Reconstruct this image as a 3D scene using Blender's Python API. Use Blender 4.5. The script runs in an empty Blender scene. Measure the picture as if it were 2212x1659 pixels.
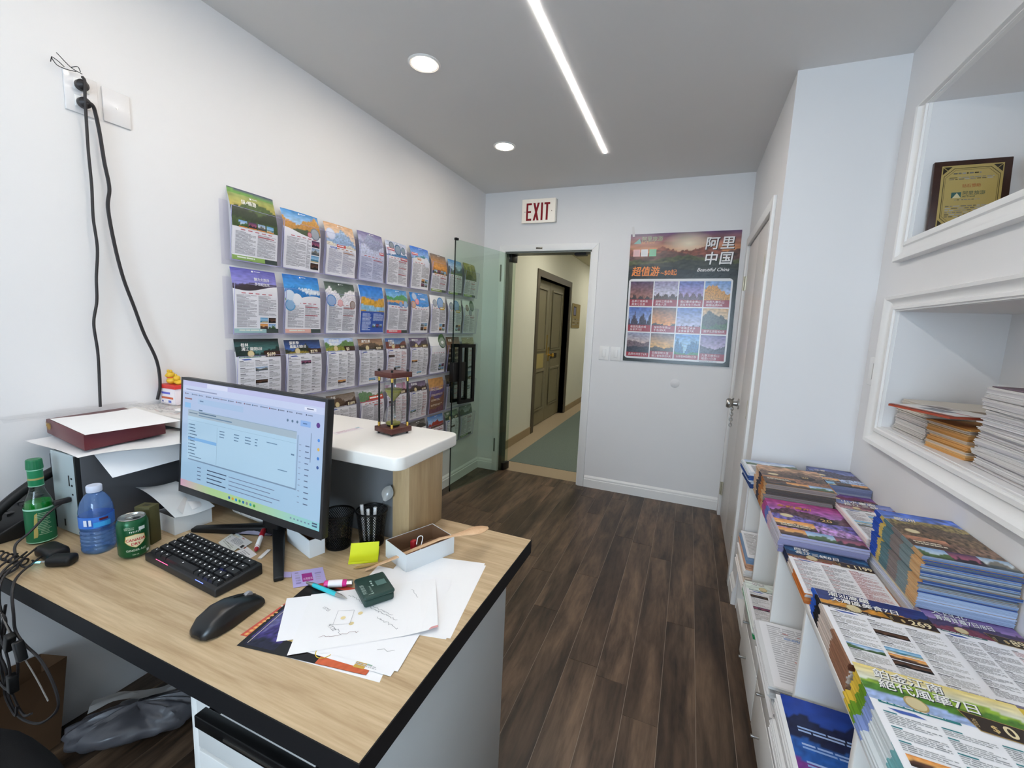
import bpy, bmesh, math, random
from mathutils import Vector, Matrix, noise

# ---------------------------------------------------------------- camera, world, large lights, exposure
scene = bpy.context.scene
COL = scene.collection
PI = math.pi
H = 2.571            # ceiling height
WL, WB = -1.832, 3.70        # faces of the rack wall and of the exit wall
W1, D2, W2 = 0.336, 2.39, 0.74   # closet wall face, return wall face, niche wall face
YR = -2.3            # rear wall (window) behind the photographer

yaw, pitch, roll = .38419, .13545, .04313
fw = Vector((-math.sin(yaw)*math.cos(pitch), math.cos(yaw)*math.cos(pitch), -math.sin(pitch)))
rt = Vector((math.cos(yaw), math.sin(yaw), 0)); up = rt.cross(fw)
rt, up = rt*math.cos(roll)+up*math.sin(roll), up*math.cos(roll)-rt*math.sin(roll)
cd = bpy.data.cameras.new('camera'); cam = bpy.data.objects.new('camera', cd); COL.objects.link(cam)
cd.sensor_fit = 'HORIZONTAL'; cd.sensor_width = 36; cd.lens = 932.3/2212*36; cd.clip_start = .02; cd.clip_end = 60
cam.matrix_world = Matrix(((rt.x, up.x, -fw.x, 0), (rt.y, up.y, -fw.y, 0), (rt.z, up.z, -fw.z, 1.4), (0, 0, 0, 1)))
scene.camera = cam

LED_E, SPOT_E, HALL_E, SKY_E = 64.0, 46.0, 9.0, 12.0
world = bpy.data.worlds.new('daylight'); scene.world = world; world.use_nodes = True
bg = world.node_tree.nodes['Background']; bg.inputs[0].default_value = (.64, .81, 1, 1); bg.inputs[1].default_value = SKY_E
pl = bpy.data.lights.new('window_portal', 'AREA'); pl.shape = 'RECTANGLE'; pl.size, pl.size_y = 1.3, 1.3
pl.cycles.is_portal = True
po = bpy.data.objects.new('window_portal', pl); COL.objects.link(po)
po.location = (-.02, YR-.03, 1.5); po.rotation_euler = (PI/2, 0, 0)

vs = scene.view_settings
vs.view_transform = 'Standard'; vs.look = 'None'; vs.gamma = 1; vs.use_curve_mapping = False; vs.exposure = 0.61
scene.cycles.use_denoising = True
scene.cycles.max_bounces = 12; scene.cycles.transparent_max_bounces = 24
scene.cycles.sample_clamp_indirect = 6

# ---------------------------------------------------------------- colour and material helpers
def lin(c):
    if isinstance(c, str):
        c = [int(c[i:i+2], 16)/255 for i in (0, 2, 4)]
    return tuple((x/12.92 if x <= .04045 else ((x+.055)/1.055)**2.4) for x in c)
def mixc(a, b, t): return tuple(x+(y-x)*t for x, y in zip(a, b))

MATS = {}
def _new(name):
    m = bpy.data.materials.new(name); m.use_nodes = True; nt = m.node_tree
    return m, nt, nt.nodes['Principled BSDF'], nt.nodes.new, nt.links.new
def mat(name, c, rough=.5, metal=0, spec=.5, var=.06, scale=8, bump=0, bscale=200, coat=0, emit=None, estr=0, stretch=None):
    """plain procedural material: base colour broken up by noise, optional fine relief"""
    if name in MATS: return MATS[name]
    m, nt, b, N, L = _new(name); c = lin(c)
    tc = N('ShaderNodeTexCoord'); mp = N('ShaderNodeMapping'); L(tc.outputs['Object'], mp.inputs[0])
    if stretch: mp.inputs['Scale'].default_value = stretch
    nz = N('ShaderNodeTexNoise'); nz.inputs['Scale'].default_value = scale; nz.inputs['Detail'].default_value = 4
    L(mp.outputs[0], nz.inputs['Vector'])
    mx = N('ShaderNodeMix'); mx.data_type = 'RGBA'
    mx.inputs[6].default_value = (*[min(1, x*(1-var)) for x in c], 1); mx.inputs[7].default_value = (*[min(1, x*(1+var)) for x in c], 1)
    L(nz.outputs[0], mx.inputs[0]); L(mx.outputs[2], b.inputs['Base Color'])
    b.inputs['Roughness'].default_value = rough; b.inputs['Metallic'].default_value = metal
    b.inputs['Specular IOR Level'].default_value = spec; b.inputs['Coat Weight'].default_value = coat
    if bump:
        n2 = N('ShaderNodeTexNoise'); n2.inputs['Scale'].default_value = bscale; n2.inputs['Detail'].default_value = 3
        L(mp.outputs[0], n2.inputs['Vector'])
        bp = N('ShaderNodeBump'); bp.inputs['Strength'].default_value = bump; bp.inputs['Distance'].default_value = .002
        L(n2.outputs[0], bp.inputs['Height']); L(bp.outputs[0], b.inputs['Normal'])
    if emit:
        b.inputs['Emission Color'].default_value = (*lin(emit), 1); b.inputs['Emission Strength'].default_value = estr
    MATS[name] = m; return m
def clear(name, tint, ior=1.45, rough=.02, gain=1.0, haze=0, hcol=(1, 1, 1)):
    """thin clear sheet: tinted see-through with a Fresnel reflection"""
    if name in MATS: return MATS[name]
    m, nt, b, N, L = _new(name); nt.nodes.remove(b)
    tr = N('ShaderNodeBsdfTransparent'); tr.inputs[0].default_value = (*tint, 1)
    gl = N('ShaderNodeBsdfGlossy'); gl.inputs['Roughness'].default_value = rough
    lw = N('ShaderNodeLayerWeight'); lw.inputs[0].default_value = .5     # facing: 0 straight on, 1 grazing
    pw = N('ShaderNodeMath'); pw.operation = 'POWER'; pw.inputs[1].default_value = 5; L(lw.outputs['Facing'], pw.inputs[0])
    mu = N('ShaderNodeMath'); mu.operation = 'MULTIPLY_ADD'; mu.inputs[1].default_value = .7*gain; mu.inputs[2].default_value = .035*gain; L(pw.outputs[0], mu.inputs[0])
    mx = N('ShaderNodeMixShader'); L(mu.outputs[0], mx.inputs[0]); src = tr.outputs[0]
    if haze:
        df = N('ShaderNodeBsdfDiffuse'); df.inputs[0].default_value = (*hcol, 1); m2 = N('ShaderNodeMixShader'); m2.inputs[0].default_value = haze; L(src, m2.inputs[1]); L(df.outputs[0], m2.inputs[2]); src = m2.outputs[0]
    L(src, mx.inputs[1]); L(gl.outputs[0], mx.inputs[2])
    L(mx.outputs[0], nt.nodes['Material Output'].inputs[0]); MATS[name] = m; return m
def glow(name, c, s):
    if name in MATS: return MATS[name]
    m, nt, b, N, L = _new(name); nt.nodes.remove(b)
    e = N('ShaderNodeEmission'); e.inputs[0].default_value = (*c, 1); e.inputs[1].default_value = s
    L(e.outputs[0], nt.nodes['Material Output'].inputs[0]); MATS[name] = m; return m
def printed(name, rough=.38, spec=.4, emit=0, base=1):
    """ink on paper: the print colours are stored on the print geometry"""
    if name in MATS: return MATS[name]
    m, nt, b, N, L = _new(name)
    a = N('ShaderNodeAttribute'); a.attribute_name = 'Col'; mb_ = N('ShaderNodeMix'); mb_.data_type = 'RGBA'; mb_.inputs[0].default_value = base; mb_.inputs[6].default_value = (0, 0, 0, 1); L(a.outputs['Color'], mb_.inputs[7]); L(mb_.outputs[2], b.inputs['Base Color'])
    b.inputs['Roughness'].default_value = rough; b.inputs['Specular IOR Level'].default_value = spec
    if emit: L(a.outputs['Color'], b.inputs['Emission Color']); b.inputs['Emission Strength'].default_value = emit
    MATS[name] = m; return m
def wood(name, dark, light, scale=(1, 14, 14), rough=.45, rnd=0, knots=0, spec=.4):
    if name in MATS: return MATS[name]
    m, nt, b, N, L = _new(name)
    tc = N('ShaderNodeTexCoord'); mp = N('ShaderNodeMapping'); mp.inputs['Scale'].default_value = scale
    oi = N('ShaderNodeObjectInfo')
    L(tc.outputs['Object'], mp.inputs[0])
    if rnd:
        ad = N('ShaderNodeVectorMath'); ad.operation = 'SCALE'; cb = N('ShaderNodeCombineXYZ')
        for i in range(3): L(oi.outputs['Random'], cb.inputs[i])
        L(cb.outputs[0], ad.inputs[0]); ad.inputs['Scale'].default_value = 37; L(ad.outputs[0], mp.inputs['Location'])
    n1 = N('ShaderNodeTexNoise'); n1.inputs['Scale'].default_value = 2.2; n1.inputs['Detail'].default_value = 8; n1.inputs['Roughness'].default_value = .62; n1.inputs['Distortion'].default_value = .6
    L(mp.outputs[0], n1.inputs['Vector'])
    n3 = N('ShaderNodeTexNoise'); n3.inputs['Scale'].default_value = 9; n3.inputs['Detail'].default_value = 6
    L(mp.outputs[0], n3.inputs['Vector'])
    av = N('ShaderNodeMath'); av.operation = 'MULTIPLY_ADD'; av.inputs[1].default_value = .35; L(n3.outputs[0], av.inputs[0]); L(n1.outputs[0], av.inputs[2])
    cr = N('ShaderNodeValToRGB'); cr.color_ramp.elements[0].position = .43; cr.color_ramp.elements[1].position = .90
    cr.color_ramp.elements[0].color = (*lin(dark), 1); cr.color_ramp.elements[1].color = (*lin(light), 1)
    L(av.outputs[0], cr.inputs[0]); out = cr.outputs[0]
    if knots:
        n2 = N('ShaderNodeTexNoise'); n2.inputs['Scale'].default_value = .55; n2.inputs['Detail'].default_value = 5; L(mp.outputs[0], n2.inputs['Vector'])
        mr = N('ShaderNodeMapRange'); mr.inputs[1].default_value = .38; mr.inputs[2].default_value = .56; mr.inputs[3].default_value = knots; mr.inputs[4].default_value = 0
        L(n2.outputs[0], mr.inputs[0])
        mx = N('ShaderNodeMix'); mx.data_type = 'RGBA'; mx.blend_type = 'MULTIPLY'; L(mr.outputs[0], mx.inputs[0]); L(out, mx.inputs[6]); mx.inputs[7].default_value = (.25, .22, .2, 1); out = mx.outputs[2]
    if rnd:
        hs = N('ShaderNodeHueSaturation'); mr2 = N('ShaderNodeMapRange'); mr2.inputs[3].default_value = 1-rnd; mr2.inputs[4].default_value = 1+rnd
        L(oi.outputs['Random'], mr2.inputs[0]); L(mr2.outputs[0], hs.inputs['Value']); L(out, hs.inputs['Color']); out = hs.outputs[0]
    L(out, b.inputs['Base Color']); b.inputs['Roughness'].default_value = rough; b.inputs['Specular IOR Level'].default_value = spec
    bp = N('ShaderNodeBump'); bp.inputs['Strength'].default_value = .15; bp.inputs['Distance'].default_value = .002
    L(av.outputs[0], bp.inputs['Height']); L(bp.outputs[0], b.inputs['Normal'])
    MATS[name] = m; return m

PRINT = printed('printed_paper'); MATTE = printed('printed_matte', .7, .25)
WALLP = mat('wall_paint', 'e9e7e6', .55, var=.012, scale=3, bump=.05, bscale=400)
CEILP = mat('ceiling_paint', 'e4e1de', .7, var=.015, scale=3, bump=.06, bscale=300)
TRIM = mat('trim_paint', 'f1efec', .35, var=.01)
WHITE = mat('white_laminate', 'eceae6', .35, var=.015)
PAPER = mat('white_paper', 'f2f1f1', .65, var=.02, scale=20)
BLACKP = mat('black_plastic', '171718', .45, spec=.35, var=.1, scale=60, bump=.05, bscale=900)
BLACKM = mat('black_metal', '161617', .4, metal=.6)
STEEL = mat('brushed_steel', 'b9b7b2', .3, metal=1)
BRASS = mat('brass', 'd9b35a', .25, metal=1)
OAK = wood('oak_laminate', 'a68b67', 'cfb793', scale=(1.5, 26, 26), rough=.45)
OAKV = wood('oak_upright', 'a98f6a', 'c7ad85', scale=(12, 12, 1.2), rough=.45)
PLANKM = wood('dark_plank', '281d15', '7a624d', scale=(9, 1.3, 9), rough=.42, rnd=.10, knots=.8, spec=.45)
GLASS = clear('door_glass', (.86, .93, .885))
ACRYL = clear('acrylic', (.965, .962, .985), gain=.8)
FILM = clear('plastic_film', (.95, .95, .95), rough=.12, gain=1.3)

# ---------------------------------------------------------------- mesh helpers
class MB:
    def __init__(s): s.v = []; s.f = []; s.c = []; s.mi = []
    def add(s, vs, fs, col=None, mi=0):
        n = len(s.v); s.v += [tuple(p) for p in vs]
        for f in fs: s.f.append(tuple(i+n for i in f)); s.c.append(col); s.mi.append(mi)
        return s
    def quad(s, a, b, c, d, col=None, mi=0): return s.add((a, b, c, d), ((0, 1, 2, 3),), col, mi)
    def box(s, x0, x1, y0, y1, z0, z1, col=None, mi=0, M=None):
        vs = [Vector((x, y, z)) for z in (z0, z1) for y in (y0, y1) for x in (x0, x1)]
        if M: vs = [M @ p for p in vs]
        return s.add(vs, ((0, 2, 3, 1), (4, 5, 7, 6), (0, 1, 5, 4), (1, 3, 7, 5), (3, 2, 6, 7), (2, 0, 4, 6)), col, mi)
    def lathe(s, prof, n=24, col=None, mi=0, M=None, sq=None, caps=True):
        """profile of (radius, z); sq makes the section a rounded square"""
        vs = []
        for r, z in prof:
            for k in range(n):
                a = 2*PI*k/n; rr = r
                if sq: rr = r/((abs(math.cos(a))**sq+abs(math.sin(a))**sq)**(1/sq))
                vs.append(Vector((rr*math.cos(a), rr*math.sin(a), z)))
        if M: vs = [M @ p for p in vs]
        fs = [(i*n+k, i*n+(k+1) % n, (i+1)*n+(k+1) % n, (i+1)*n+k) for i in range(len(prof)-1) for k in range(n)]
        if caps and prof[0][0] > 1e-6: fs.append(tuple(range(n-1, -1, -1)))
        if caps and prof[-1][0] > 1e-6: fs.append(tuple((len(prof)-1)*n+k for k in range(n)))
        return s.add(vs, fs, col, mi)
    def tube(s, pts, r, n=8, col=None, mi=0, closed=False):
        pts = [Vector(p) for p in pts]; m = len(pts); vs = []
        rs = r if isinstance(r, (list, tuple)) else [r]*m
        t0 = (pts[1]-pts[0]).normalized(); a = t0.orthogonal().normalized()
        for i, p in enumerate(pts):
            t = ((pts[(i+1) % m]-pts[i-1]) if (closed or 0 < i < m-1) else (pts[1]-pts[0] if i == 0 else pts[-1]-pts[-2]))
            t = t.normalized() if t.length > 1e-9 else t0
            a = (a-t*a.dot(t)); a = a.normalized() if a.length > 1e-6 else t.orthogonal().normalized(); b = t.cross(a)
            for k in range(n):
                w = 2*PI*k/n; vs.append(p+(a*math.cos(w)+b*math.sin(w))*rs[i])
        fs = [(i*n+k, i*n+(k+1) % n, ((i+1) % m)*n+(k+1) % n, ((i+1) % m)*n+k) for i in range(m if closed else m-1) for k in range(n)]
        if not closed: fs += [tuple(range(n-1, -1, -1)), tuple((m-1)*n+k for k in range(n))]
        return s.add(vs, fs, col, mi)
    def prism(s, pts, h, M=None, col=None, mi=0):
        """polygon in xy extruded by h in z"""
        n = len(pts); vs = [Vector((x, y, 0)) for x, y in pts]+[Vector((x, y, h)) for x, y in pts]
        if M: vs = [M @ p for p in vs]
        return s.add(vs, [tuple(range(n-1, -1, -1)), tuple(range(n, 2*n))]+[(i, (i+1) % n, (i+1) % n+n, i+n) for i in range(n)], col, mi)
    def grid(s, fn, nu, nv, colf=None, mi=0):
        vs = [fn(i/nu, j/nv) for j in range(nv+1) for i in range(nu+1)]
        n = len(s.v); s.v += [tuple(p) for p in vs]
        for j in range(nv):
            for i in range(nu):
                a = j*(nu+1)+i
                s.f.append((n+a, n+a+1, n+a+nu+2, n+a+nu+1)); s.mi.append(mi)
                s.c.append([colf(i/nu, j/nv), colf((i+1)/nu, j/nv), colf((i+1)/nu, (j+1)/nv), colf(i/nu, (j+1)/nv)] if colf else None)
        return s
    def mesh(s, name, mats, smooth=False, bevel=0, seg=2, ang=30):
        me = bpy.data.meshes.new(name); me.from_pydata(s.v, [], s.f)
        for m in (mats if isinstance(mats, (list, tuple)) else [mats]): me.materials.append(m)
        me.polygons.foreach_set('material_index', s.mi)
        if any(c is not None for c in s.c):
            ca = me.color_attributes.new('Col', 'FLOAT_COLOR', 'CORNER'); buf = []
            for f, c in zip(s.f, s.c):
                if c is None: c = (.8, .8, .8)
                if isinstance(c, list):
                    for q in c: buf += [q[0], q[1], q[2], 1]
                else: buf += [c[0], c[1], c[2], 1]*len(f)
            ca.data.foreach_set('color', buf)
        if bevel:
            bm = bmesh.new(); bm.from_mesh(me)
            bmesh.ops.remove_doubles(bm, verts=bm.verts, dist=1e-6)
            es = [e for e in bm.edges if len(e.link_faces) == 2 and e.calc_face_angle(0) > math.radians(ang)]
            bmesh.ops.bevel(bm, geom=es, offset=bevel, segments=seg, affect='EDGES', clamp_overlap=True, profile=.5)
            bm.to_mesh(me); bm.free()
        if smooth or bevel:
            me.polygons.foreach_set('use_smooth', [True]*len(me.polygons))
            me.set_sharp_from_angle(angle=math.radians(40 if not bevel else 50))
        me.update(); return me
    def build(s, name, mats, parent=None, smooth=False, bevel=0, seg=2, world=True, **tags):
        return link(s.mesh(name, mats, smooth, bevel, seg), name, parent, world, **tags)

def link(me, name, parent=None, world=True, label=None, cat=None, group=None, kind=None, loc=None, rot=None):
    o = bpy.data.objects.new(name, me); COL.objects.link(o)
    if parent:
        o.parent = parent
        if world:                      # mesh given in room coordinates
            p = Vector((0, 0, 0)); q = parent
            while q: p += q.location; q = q.parent
            o.location = -p
    if loc: o.location = loc
    if rot: o.rotation_euler = rot
    for k, v in (('label', label), ('category', cat), ('group', group), ('kind', kind)):
        if v: o[k] = v
    return o
def thing(name, label, cat, loc=(0, 0, 0), rot=(0, 0, 0), group=None, kind=None):
    o = bpy.data.objects.new(name, None); COL.objects.link(o); o.location = loc; o.rotation_euler = rot
    o.empty_display_size = .02; o['label'] = label; o['category'] = cat
    if group: o['group'] = group
    if kind: o['kind'] = kind
    return o
def dup(root, loc, rot=None, label=None, group=None):
    r = root.copy(); COL.objects.link(r); r.location = loc
    if rot: r.rotation_euler = rot
    if label: r['label'] = label
    if group: r['group'] = group
    for ch in list(root.children):
        c = ch.copy(); COL.objects.link(c); c.parent = r
        for g in list(ch.children):
            d = g.copy(); COL.objects.link(d); d.parent = c
    return r
def spline(pts, n=8):
    """Catmull-Rom through the points"""
    P = [Vector(p) for p in pts]; P = [P[0]*2-P[1]]+P+[P[-1]*2-P[-2]]; out = []
    for i in range(1, len(P)-2):
        for k in range(n):
            t = k/n; a, b, c, d = P[i-1:i+3]
            out.append(.5*((2*b)+(c-a)*t+(2*a-5*b+4*c-d)*t*t+(3*b-a-3*c+d)*t**3))
    out.append(P[-2]); return out
def frame_of(o, x, z):
    """matrix with origin o, x axis x, z axis z"""
    x = Vector(x).normalized(); z = Vector(z).normalized(); y = z.cross(x)
    return Matrix(((x.x, y.x, z.x, o[0]), (x.y, y.y, z.y, o[1]), (x.z, y.z, z.z, o[2]), (0, 0, 0, 1)))

# ---------------------------------------------------------------- lettering: outlines of the built-in font, cached
GLY = {}
def glyphs(s, shear=0, bold=0, res=3):
    key = (s, shear)
    if key in GLY: return GLY[key]
    c = bpy.data.curves.new('lettering', 'FONT'); c.body = s; c.resolution_u = res; c.shear = shear; c.fill_mode = 'FRONT'
    o = bpy.data.objects.new('lettering', c)
    me = o.to_mesh()
    vs = [(v.co.x, v.co.y) for v in me.vertices]; fs = [tuple(p.vertices) for p in me.polygons]
    o.to_mesh_clear(); bpy.data.objects.remove(o); bpy.data.curves.remove(c)
    # keep every face looking the same way
    out = []
    for f in fs:
        a = sum(vs[f[i]][0]*vs[f[(i+1) % len(f)]][1]-vs[f[(i+1) % len(f)]][0]*vs[f[i]][1] for i in range(len(f)))
        out.append(f if a > 0 else f[::-1])
    x1 = max([v[0] for v in vs], default=1); GLY[key] = (vs, out, x1); return GLY[key]

class Sheet(MB):
    """a printed sheet: u runs across, v runs down, pieces lie in thin layers of ink on the paper"""
    def __init__(s, O, U, V, w, h, prof=None, nrow=1, paper='f4f3f3', back=True, step=.00022, side=None):
        super().__init__(); s.O = Vector(O); s.U = Vector(U).normalized(); s.V = Vector(V).normalized()
        s.N = s.V.cross(s.U).normalized(); s.w, s.h = w, h; s.nrow = nrow; s.step = step
        s.prof = [prof(i/nrow) for i in range(nrow+1)] if prof else [0]*(nrow+1)
        s.side = side
        s.rect(0, 0, 1, 1, paper, 0, nu=(8 if side else 1))
        if back: s.rect(0, 0, 1, 1, paper, -1, nu=(8 if side else 1))
    def at(s, u, v, k):
        t = min(max(v, 0), 1)*s.nrow; i = min(int(t), s.nrow-1); t -= i
        d = s.prof[i]*(1-t)+s.prof[i+1]*t
        if s.side: d += s.side(u, v)
        return s.O+s.U*(u*s.w)+s.V*(v*s.h)+s.N*(d+k*s.step)
    def rows(s, v0, v1):
        r = [v0]+[i/s.nrow for i in range(s.nrow+1) if v0+1e-6 < i/s.nrow < v1-1e-6]+[v1]; return r
    def rect(s, u0, v0, u1, v1, col, k=1, nu=1):
        col = lin(col) if isinstance(col, str) else col
        rr = s.rows(v0, v1)
        if s.side: nu = max(nu, math.ceil((u1-u0)*8))
        for a, b in zip(rr, rr[1:]):
            for i in range(nu):
                p, q = u0+(u1-u0)*i/nu, u0+(u1-u0)*(i+1)/nu
                s.quad(s.at(p, b, k), s.at(q, b, k), s.at(q, a, k), s.at(p, a, k), col)
        return s
    def pic(s, u0, v0, u1, v1, fn, nu=20, nv=14, k=1):
        nv = max(nv, len(s.rows(v0, v1))-1) if s.nrow > 1 else nv
        def P(i, j): return s.at(u0+(u1-u0)*i, v0+(v1-v0)*(1-j), k)
        return s.grid(P, nu, nv, lambda i, j: fn(i, 1-j))
    def poly(s, pts, col, k=1):
        col = lin(col) if isinstance(col, str) else col
        a = sum(pts[i][0]*pts[(i+1) % len(pts)][1]-pts[(i+1) % len(pts)][0]*pts[i][1] for i in range(len(pts)))
        if a > 0: pts = pts[::-1]
        if s.side and len(pts) == 4:
            (a0, b0), (a1, b1), (a2, b2), (a3, b3) = pts; q = lambda i, j: ((a0*(1-i)+a1*i)*(1-j)+(a3*(1-i)+a2*i)*j, (b0*(1-i)+b1*i)*(1-j)+(b3*(1-i)+b2*i)*j)
            return s.grid(lambda i, j: s.at(*q(i, j), k), 5, 5, lambda i, j: col)
        return s.add([s.at(u, v, k) for u, v in pts], (tuple(range(len(pts))),), col)
    def disc(s, u, v, r, col, k=1, n=16, ry=None):
        asp = s.w/s.h; ry = ry if ry else r*asp
        return s.poly([(u+r*math.cos(2*PI*i/n), v+ry*math.sin(2*PI*i/n)) for i in range(n)], col, k)
    def fnpoly(s, u, v, r, fn, k=1): pass
    def text(s, body, u, v, size, col, k=3, fit=None, shear=0, bold=0, rot=0):
        """baseline start at (u, v); size as a share of the sheet height; fit limits the width (share of the sheet width)"""
        col = lin(col) if isinstance(col, str) else col
        vs, fs, x1 = glyphs(body, shear, bold); m = size*s.h; mx = m
        if fit and x1*m > fit*s.w: mx = fit*s.w/x1
        ca, sa = math.cos(rot), math.sin(rot)
        P = [((x*mx*ca-y*m*sa), (x*mx*sa+y*m*ca)) for x, y in vs]
        w_ = bold*m*1.1       # heavier strokes: the outline is stamped again with small shifts
        for j, (dx, dy) in enumerate(((0, 0), (w_, 0), (0, w_), (w_, w_)) if bold else ((0, 0),)):
            s.add([s.at(u+(x+dx)/s.w, v-(y+dy)/s.h, k+j*.15) for x, y in P], fs, col)
        return s
    def lines(s, u0, v0, u1, v1, n, col='777777', seed=0, fill=.55, k=2, rag=.3, words=3):
        """rows of small body text"""
        col = lin(col) if isinstance(col, str) else col
        R = random.Random(seed); p = (v1-v0)/n
        for i in range(n):
            e = u1-(u1-u0)*R.random()*rag if R.random() < .5 else u1
            u = u0
            while u < e-1e-4:
                L = (u1-u0)/words*R.uniform(.35, 1.3); q = min(u+L, e)
                s.rect(u, v0+p*i, q, v0+p*(i+fill), mixc(col, (1, 1, 1), R.uniform(0, .3)), k)
                u = q+(u1-u0)*.025
        return s
    def stroke(s, pts, wid, col, k=4):
        col = lin(col) if isinstance(col, str) else col
        for (a, b), (c, d) in zip(pts, pts[1:]):
            dx, dy = (c-a)*s.w, (d-b)*s.h; l = math.hypot(dx, dy) or 1
            nx, ny = -dy/l*wid/2/s.w, dx/l*wid/2/s.h
            s.poly([(a+nx, b+ny), (c+nx, d+ny), (c-nx, d-ny), (a-nx, b-ny)], col, k)

def nz(x, y, s=0): return noise.noise(Vector((x, y, s*7.31)))
def scenery(sky0, sky1, hills=(), ground=None, seed=0, grain=.12, sun=None, buildings=None):
    """colour function for a small printed landscape; hills = (base, height, frequency, colour)"""
    s0, s1 = lin(sky0), lin(sky1); hl = [(b, a, f, lin(c)) for b, a, f, c in hills]
    R = random.Random(seed); bl = []
    if buildings:
        n, base, hi, c = buildings
        bl = [(R.random(), R.uniform(.01, .05), base-hi*R.random(), lin(c)) for _ in range(n)]
    def fn(x, y):
        c = mixc(s0, s1, min(1, y*1.5))
        g = nz(x*9, y*16, seed)*grain*1.6; c = tuple(max(0, q*(1+g)) for q in c)
        if sun and (x-sun[0])**2+((y-sun[1])*.8)**2 < sun[2]**2*4: c = mixc(c, (1, .93, .7), .75*max(0, 1-math.sqrt((x-sun[0])**2+((y-sun[1])*.8)**2)/(2*sun[2])))
        for b, a, f, hc in hl:
            r = b-a*(.5+.5*math.sin(f*x+seed*1.7+b*9))-a*.6*nz(x*f*.9, b*5, seed+3)-a*.35*nz(x*f*3.1, b*7, seed+9)
            if y > r: c = tuple(max(0, q*(1+grain*2.2*nz(x*22, y*22, seed+5)+grain*nz(x*50, y*50, seed))) for q in hc)
        for bx, bw, bt, bc in bl:
            if abs(x-bx) < bw and bt < y < .9: c = tuple(q*(1+.5*nz(x*80, y*60, seed)) for q in bc)
        return tuple(min(1, max(0, q)) for q in c)
    return fn
# ================================================================ the room
def struct(mb, name, m, label, cat, parent=None, **k):
    return mb.build(name, m, parent, label=label, cat=cat, kind='structure', **k)

# floor: dark base with separate planks laid towards the exit wall
PW = .1257; X0 = .271
fl = struct(MB().box(WL-.1, W2+.1, YR-.1, WB+.06, -.06, -.0014), 'floor', mat('plank_joint', '8d7d6e', .6), 'dark brown wood plank floor', 'floor')
R = random.Random(4)
xs = [X0+PW*k for k in range(5, -20, -1)]
for x in xs:
    if x-PW > W2+.02 or x < WL: continue
    y = YR-R.uniform(0, 1.2)
    while y < WB+.06:
        y1 = min(y+1.22, WB+.06); a, b = max(x-PW, WL-.02)+.0011, min(x, W2+.02)-.0011; c, d = max(y, YR-.05)+.001, y1-.001
        if b-a > .01 and d-c > .02:
            MB().box(a, b, c, d, -.0014, 0).build('plank', PLANKM, fl)
        y += 1.22

# walls
struct(MB().box(WL-.12, WL, YR-.12, WB+.13, -.06, H), 'wall_left', WALLP, 'white painted wall behind the brochure rack', 'wall')
OX0, OX1, OZ = -1.612, -.822, 2.052        # exit opening
wb = MB(); wb.box(WL, OX0, WB, WB+.13, -.06, H); wb.box(OX1, W1+.12, WB, WB+.13, -.06, H); wb.box(OX0, OX1, WB, WB+.13, OZ, H)
struct(wb, 'wall_back', WALLP, 'white wall with the exit doorway and travel poster', 'wall')
CY0, CY1, CZ = 2.62, 3.60, 2.035           # closet opening
wc = MB(); wc.box(W1, W1+.12, D2+.12, CY0, -.06, H); wc.box(W1, W1+.12, CY1, WB, -.06, H); wc.box(W1, W1+.12, CY0, CY1, CZ, H)
wc.box(W1+.12, W1+.14, CY0-.05, CY1+.05, -.06, CZ+.05)
struct(wc, 'wall_closet', WALLP, 'narrow white wall around the closet door', 'wall')
struct(MB().box(W1, W2+.32, D2, D2+.12, -.06, H), 'wall_return', WALLP, 'white return wall beyond the magazine shelf', 'wall')
NY0, NY1 = .55, 2.13
wr = MB()
wr.box(W2, W2+.32, NY1, D2, -.06, H)
for z0, z1 in ((-.06, 1.062), (1.515, 1.79), (2.266, H)): wr.box(W2, W2+.32, NY0, NY1, z0, z1)
wr.box(W2, W2+.32, YR-.12, NY0, -.06, H); wr.box(W2+.32, W2+.40, NY0-.05, NY1+.05, 1.0, 2.35)
struct(wr, 'wall_right', WALLP, 'white wall with two recessed display niches', 'wall')
wre = MB(); wx0, wx1, wz0, wz1 = -.67, .63, .85, 2.15
wre.box(WL, wx0, YR-.12, YR, -.06, H); wre.box(wx1, W2, YR-.12, YR, -.06, H); wre.box(wx0, wx1, YR-.12, YR, -.06, wz0); wre.box(wx0, wx1, YR-.12, YR, wz1, H)
struct(wre, 'wall_rear', WALLP, 'white wall with a wide window opposite the exit', 'wall')
wn = thing('window_1', 'wide white framed window opposite the exit door', 'window', (-.02, YR-.06, wz0), kind='structure')
f = MB()
for a, b, c, d in ((wx0, wx1, wz0, wz0+.05), (wx0, wx1, wz1-.05, wz1), (wx0, wx0+.05, wz0, wz1), (wx1-.05, wx1, wz0, wz1), (-.045, .005, wz0, wz1)):
    f.box(a, b, YR-.09, YR-.03, c, d)
f.build('window_frame', TRIM, wn)
for a, b in ((wx0+.05, -.045), (.005, wx1-.05)):
    MB().box(a, b, YR-.064, YR-.06, wz0+.05, wz1-.05).build('pane', clear('window_glass', (.97, .985, .98)), wn)
struct(MB().box(WL-.12, W2+.40, YR-.12, WB+.13, H, H+.08), 'ceiling', CEILP, 'flat pale ceiling with recessed lights', 'ceiling')

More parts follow.
